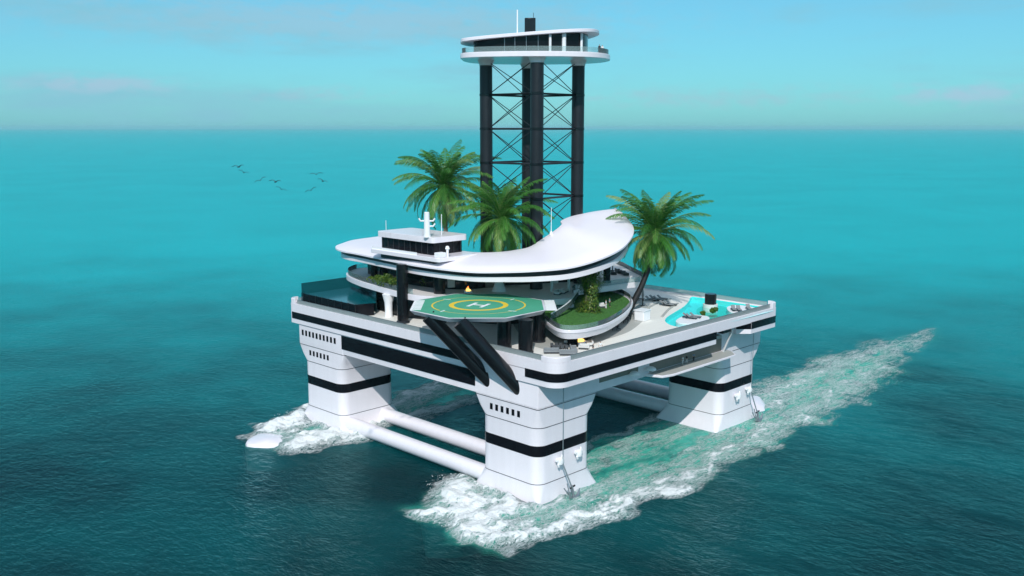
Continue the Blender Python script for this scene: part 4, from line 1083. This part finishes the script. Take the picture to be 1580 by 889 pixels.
def watermat():
    m, nt, N, L, b, out = newmat('sea_water')
    N.remove(b)
    def math_(op, a, b_=None, clamp=False):
        n = N.new('ShaderNodeMath'); n.operation = op; n.use_clamp = clamp
        for i, v in enumerate((a, b_)):
            if v is None: continue
            if isinstance(v, (int, float)): n.inputs[i].default_value = v
            else: L.new(v, n.inputs[i])
        return n.outputs[0]
    def smst(a, lo, hi):
        n = N.new('ShaderNodeMapRange'); n.interpolation_type = 'SMOOTHSTEP'
        n.inputs[1].default_value = lo; n.inputs[2].default_value = hi; L.new(a, n.inputs[0]); return n.outputs[0]
    def noi(scale, st=(1, 1, 1), detail=4, dist=0, rot=0, rgh=.55):
        mp = N.new('ShaderNodeMapping'); mp.inputs['Scale'].default_value = st; mp.inputs['Rotation'].default_value = (0, 0, rot); L.new(tc.outputs['Object'], mp.inputs['Vector'])
        n = N.new('ShaderNodeTexNoise'); n.inputs['Scale'].default_value = scale; n.inputs['Detail'].default_value = detail; n.inputs['Distortion'].default_value = dist; n.inputs['Roughness'].default_value = rgh
        L.new(mp.outputs[0], n.inputs['Vector']); return n.outputs['Fac']
    def mixc(f, a, b_):
        n = N.new('ShaderNodeMix'); n.data_type = 'RGBA'
        for i, v in ((6, a), (7, b_)):
            if isinstance(v, tuple): n.inputs[i].default_value = (*v, 1)
            else: L.new(v, n.inputs[i])
        if isinstance(f, (int, float)): n.inputs[0].default_value = f
        else: L.new(f, n.inputs[0])
        return n.outputs[2]
    tc = N.new('ShaderNodeTexCoord')
    fo = N.new('ShaderNodeAttribute'); fo.attribute_name = 'foam'; ae = N.new('ShaderNodeAttribute'); ae.attribute_name = 'aerated'
    big = noi(.018, (1, 1, 1), 3); med = noi(.07, (1, .8, 1), 4, .5)
    patch = smst(math_('ADD', math_('MULTIPLY', big, .6), math_('MULTIPLY', med, .4)), .36, .62)
    body = mixc(patch, DEEP, MID)
    # sea colour grows paler towards the far side of the platform, darker on the near side
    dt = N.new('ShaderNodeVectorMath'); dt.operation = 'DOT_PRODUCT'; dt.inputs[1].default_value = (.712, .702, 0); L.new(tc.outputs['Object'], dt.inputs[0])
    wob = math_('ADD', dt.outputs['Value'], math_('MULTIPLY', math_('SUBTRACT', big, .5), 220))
    paler = mixc(smst(noi(.009, (1, 1, 1), 5, .8), .30, .70), (.001, .51, .54), PALE)
    body = mixc(smst(wob, -45, 380), body, paler)
    an = noi(.25, (.5, 1, 1), 5, 1.0)
    af = math_('MULTIPLY', ae.outputs['Fac'], smst(an, .15, .6), True)
    body = mixc(af, body, AER)
    # foam: dense where the mask is high, lacy strings where it thins out
    f1 = noi(.5, (.3, 1, 1), 10, 1.0, .05, .68); f2 = noi(1.9, (.6, 1, 1), 8, .8, 0, .68); f3 = noi(1.0, (.28, 1, 1), 6, 1.6, .05)
    lace = math_('SUBTRACT', 1.0, smst(math_('ABSOLUTE', math_('SUBTRACT', f3, .5)), .0, .07))
    lace2 = math_('SUBTRACT', 1.0, smst(math_('ABSOLUTE', math_('SUBTRACT', f2, .5)), .0, .09))
    v = math_('ADD', fo.outputs['Fac'], math_('MULTIPLY', math_('SUBTRACT', f1, .5), 2.3))
    v = math_('ADD', v, math_('MULTIPLY', math_('SUBTRACT', f2, .5), 1.5))
    dense = math_('MULTIPLY', smst(v, .55, 1.05), smst(fo.outputs['Fac'], .05, .35))
    strg = math_('MULTIPLY', math_('MULTIPLY', math_('MAXIMUM', lace, math_('MULTIPLY', lace2, .7)), smst(v, .0, .55)), smst(fo.outputs['Fac'], .03, .3))
    mask = math_('MAXIMUM', dense, math_('MULTIPLY', strg, .92), True)
    # bump
    w1 = noi(.16, (1, .62, 1), 6, .6, .7); w2 = noi(.75, (1, .6, 1), 6, .4, .5); 
    w3 = noi(1.9, (1.3, .55, 1), 3, .3, .78+PI/2)
    wv = math_('ADD', math_('ADD', math_('MULTIPLY', w1, .55), math_('MULTIPLY', w2, .5)), math_('MULTIPLY', w3, .22))
    fb = math_('MULTIPLY', math_('ADD', f2, f1), mask)
    bp = N.new('ShaderNodeBump'); bp.inputs['Strength'].default_value = WBUMP; bp.inputs['Distance'].default_value = 1.0
    L.new(math_('ADD', wv, math_('MULTIPLY', fb, .35)), bp.inputs['Height'])
    df = N.new('ShaderNodeBsdfDiffuse'); L.new(body, df.inputs[0]); L.new(bp.outputs[0], df.inputs['Normal'])
    tr = N.new('ShaderNodeBsdfTransparent'); tr.inputs[0].default_value = (.18, .70, .68, 1)
    bd_ = N.new('ShaderNodeMixShader'); bd_.inputs[0].default_value = .33; L.new(df.outputs[0], bd_.inputs[1]); L.new(tr.outputs[0], bd_.inputs[2])
    gl = N.new('ShaderNodeBsdfGlossy'); gl.inputs[0].default_value = (.55, .98, 1, 1); gl.inputs['Roughness'].default_value = .06; L.new(bp.outputs[0], gl.inputs['Normal'])
    fr = N.new('ShaderNodeFresnel'); fr.inputs[0].default_value = 1.33; L.new(bp.outputs[0], fr.inputs['Normal'])
    wm = N.new('ShaderNodeMixShader'); L.new(math_('MULTIPLY', fr.outputs[0], .5), wm.inputs[0]); L.new(bd_.outputs[0], wm.inputs[1]); L.new(gl.outputs[0], wm.inputs[2])
    fd = N.new('ShaderNodeBsdfDiffuse'); fd.inputs[0].default_value = (.82, .86, .85, 1); L.new(bp.outputs[0], fd.inputs['Normal'])
    fm = N.new('ShaderNodeMixShader'); L.new(mask, fm.inputs[0]); L.new(wm.outputs[0], fm.inputs[1]); L.new(fd.outputs[0], fm.inputs[2])
    L.new(fm.outputs[0], out.inputs[0])
    return m
DEEP, MID, PALE, AER, WBUMP = (.0002, .009, .014), (.0003, .052, .057), (.001, .56, .60), (.08, .70, .50), .8
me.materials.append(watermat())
sb = MB().add([(-60000,-60000,-30),(60000,-60000,-30),(60000,60000,-30),(-60000,60000,-30)], [(0,1,2,3)])
M['seabed'] = mat('dark_seabed', (.001, .012, .018), .9, var=.2, scale=.02)
sbo = sb.build('seabed', 'seabed', None, fix=False); sbo['kind'] = 'structure'
wo = bpy.data.objects.new('water', me); COL.objects.link(wo); wo['kind'] = 'structure'
# flecks of spray thrown up at the bows
sp_ = MB(); rn = random.Random(12)
for (cx, cy, rx, ry, n) in ((-11, 3, 7, 9, 500), (-5, 12, 6, 9, 350), (-7, 58, 8, 9, 420), (-2, 70, 5, 6, 150), (-12, -5, 5, 4, 260), (10, -9, 14, 3, 260)):
    for _ in range(n):
        a = rn.uniform(0, 2*PI); d = math.sqrt(rn.random())
        x, y, z, s = cx+rx*d*math.cos(a), cy+ry*d*math.sin(a), .35+rn.expovariate(2.6), rn.uniform(.03, .1)
        if -.6 < x < 15.5 and -.6 < y < 15.5: continue
        sp_.add([(x-s, y, z), (x+s, y, z), (x, y+s, z), (x, y-s, z), (x, y, z+s), (x, y, z-s)], [(0,2,4),(2,1,4),(1,3,4),(3,0,4),(2,0,5),(1,2,5),(3,1,5),(0,3,5)])
M['spray'] = mat('sea_spray', (.8, .85, .85), .9)
tag(sp_.build('sea_spray', 'spray', None, fix=False), 'white spray flecks thrown up around the bows of the pontoons', 'spray', kind='stuff')

hz = MB().box(-59000, 59000, -59000, 59000, -31, 92)
mh = bpy.data.materials.new('sea_haze'); mh.use_nodes = True
_n = mh.node_tree.nodes; _n.clear()
_o = _n.new('ShaderNodeOutputMaterial'); _v = _n.new('ShaderNodeVolumePrincipled')
_v.inputs['Color'].default_value = (.45, .93, 1, 1); _v.inputs['Density'].default_value = HAZE
mh.node_tree.links.new(_v.outputs[0], _o.inputs['Volume'])
ho = hz.build('haze', mh, None, flat=True); ho['kind'] = 'stuff'; ho['label'] = 'thin pale sea haze lying over the water towards the horizon'; ho['category'] = 'haze'
# ================================================================== SKY AND SUN
LD = Vector((1.85, 1.55, -2.05)).normalized()
sl = bpy.data.lights.new('sun', 'SUN'); sl.energy = SUN = 2.65; sl.angle = R(.5); sl.color = (1, .955, .93)
so = bpy.data.objects.new('sun', sl); COL.objects.link(so); so.rotation_euler = LD.to_track_quat('-Z', 'Y').to_euler()
w = bpy.data.worlds.new('World'); sc.world = w; w.use_nodes = True
nt = w.node_tree; N = nt.nodes; L = nt.links
bg = N['Background']; bg.inputs[1].default_value = .092
sky = N.new('ShaderNodeTexSky'); sky.sky_type = 'NISHITA'; sky.sun_disc = False
el = math.asin(-LD.z); sky.sun_elevation = el; sky.sun_rotation = math.atan2(-LD.x, -LD.y)
sky.air_density = 1.0; sky.dust_density = .6; sky.ozone_density = 2.0
tint = N.new('ShaderNodeMix'); tint.data_type = 'RGBA'; tint.blend_type = 'MULTIPLY'; tint.inputs[0].default_value = 1; tint.inputs[7].default_value = (.29, .86, 1.05, 1)
L.new(sky.outputs[0], tint.inputs[6])
tc = N.new('ShaderNodeTexCoord'); mp = N.new('ShaderNodeMapping'); mp.inputs['Scale'].default_value = (2.2, 2.2, 13); L.new(tc.outputs['Generated'], mp.inputs['Vector'])
n1 = N.new('ShaderNodeTexNoise'); n1.inputs['Scale'].default_value = 1.5; n1.inputs['Detail'].default_value = 9; n1.inputs['Roughness'].default_value = .58; L.new(mp.outputs[0], n1.inputs['Vector'])
mr = N.new('ShaderNodeMapRange'); mr.interpolation_type = 'SMOOTHSTEP'; mr.inputs[1].default_value = .46; mr.inputs[2].default_value = .74; mr.inputs[3].default_value = .42; mr.inputs[4].default_value = .95; L.new(n1.outputs['Fac'], mr.inputs[0])
sxyz = N.new('ShaderNodeSeparateXYZ'); L.new(tc.outputs['Generated'], sxyz.inputs[0])
def wm_(op, a, b=None, clamp=False):
    n = N.new('ShaderNodeMath'); n.operation = op; n.use_clamp = clamp
    for i, v in enumerate((a, b)):
        if v is None: continue
        if isinstance(v, (int, float)): n.inputs[i].default_value = v
        else: L.new(v, n.inputs[i])
    return n.outputs[0]
def wmix(f, a, b):
    n = N.new('ShaderNodeMix'); n.data_type = 'RGBA'
    for i, v in ((0, f), (6, a), (7, b)):
        if isinstance(v, tuple): n.inputs[i].default_value = (*v, 1)
        else: L.new(v, n.inputs[i])
    return n.outputs[2]
hi = N.new('ShaderNodeMapRange'); hi.interpolation_type = 'SMOOTHSTEP'; hi.inputs[1].default_value = .28; hi.inputs[2].default_value = .65; L.new(sxyz.outputs['Z'], hi.inputs[0])
veil_and_fill = wmix(hi.outputs[0], (2.05, 4.5, 5.55), (6.0, 6.3, 6.8))       # thin haze low down; overhead white added out of view for neutral fill
col = wmix(mr.outputs[0], tint.outputs[2], veil_and_fill)
# low cumulus banks and pale streaks at fixed bearings of the sky
mp2 = N.new('ShaderNodeMapping'); mp2.inputs['Scale'].default_value = (26, 26, 80); L.new(tc.outputs['Generated'], mp2.inputs['Vector'])
n2 = N.new('ShaderNodeTexNoise'); n2.inputs['Scale'].default_value = 1.6; n2.inputs['Detail'].default_value = 9; n2.inputs['Roughness'].default_value = .62; L.new(mp2.outputs[0], n2.inputs['Vector'])
dotr = N.new('ShaderNodeVectorMath'); dotr.operation = 'DOT_PRODUCT'; dotr.inputs[1].default_value = tuple(rgt); L.new(tc.outputs['Generated'], dotr.inputs[0])
for u0, v0, su, sv, thr, c, amt in ((-.395, .041, .075, .011, .40, (3.2, 4.7, 5.9), .8), (-.20, .034, .09, .010, .48, (3.2, 4.4, 5.5), .55), (.425, .031, .06, .011, .40, (3.3, 4.7, 6.0), .75), (-.15, .105, .30, .024, .36, (2.9, 4.5, 5.5), .6), (.2, .03, .2, .014, .45, (3.0, 4.5, 5.4), .5), (-.5, .128, .2, .012, .38, (2.7, 4.6, 5.4), .6)):
    a = wm_('DIVIDE', wm_('SUBTRACT', dotr.outputs['Value'], u0), su); b = wm_('DIVIDE', wm_('SUBTRACT', sxyz.outputs['Z'], v0), sv)
    g = wm_('POWER', 2.718, wm_('MULTIPLY', wm_('ADD', wm_('MULTIPLY', a, a), wm_('MULTIPLY', b, b)), -1))
    k = wm_('MULTIPLY', wm_('MULTIPLY', wm_('SUBTRACT', wm_('ADD', n2.outputs['Fac'], wm_('MULTIPLY', g, .35)), thr+.18), 4.0, True), wm_('MULTIPLY', g, amt), True)
    col = wmix(k, col, c)
L.new(col, bg.inputs[0])

sc.view_settings.view_transform = 'Standard'; sc.view_settings.look = 'None'; sc.view_settings.gamma = 1; sc.view_settings.exposure = .42
sc.view_settings.use_curve_mapping = False
sc.cycles.use_denoising = True
sc.cycles.max_bounces = 8; sc.cycles.transparent_max_bounces = 12; sc.cycles.caustics_reflective = False; sc.cycles.caustics_refractive = False
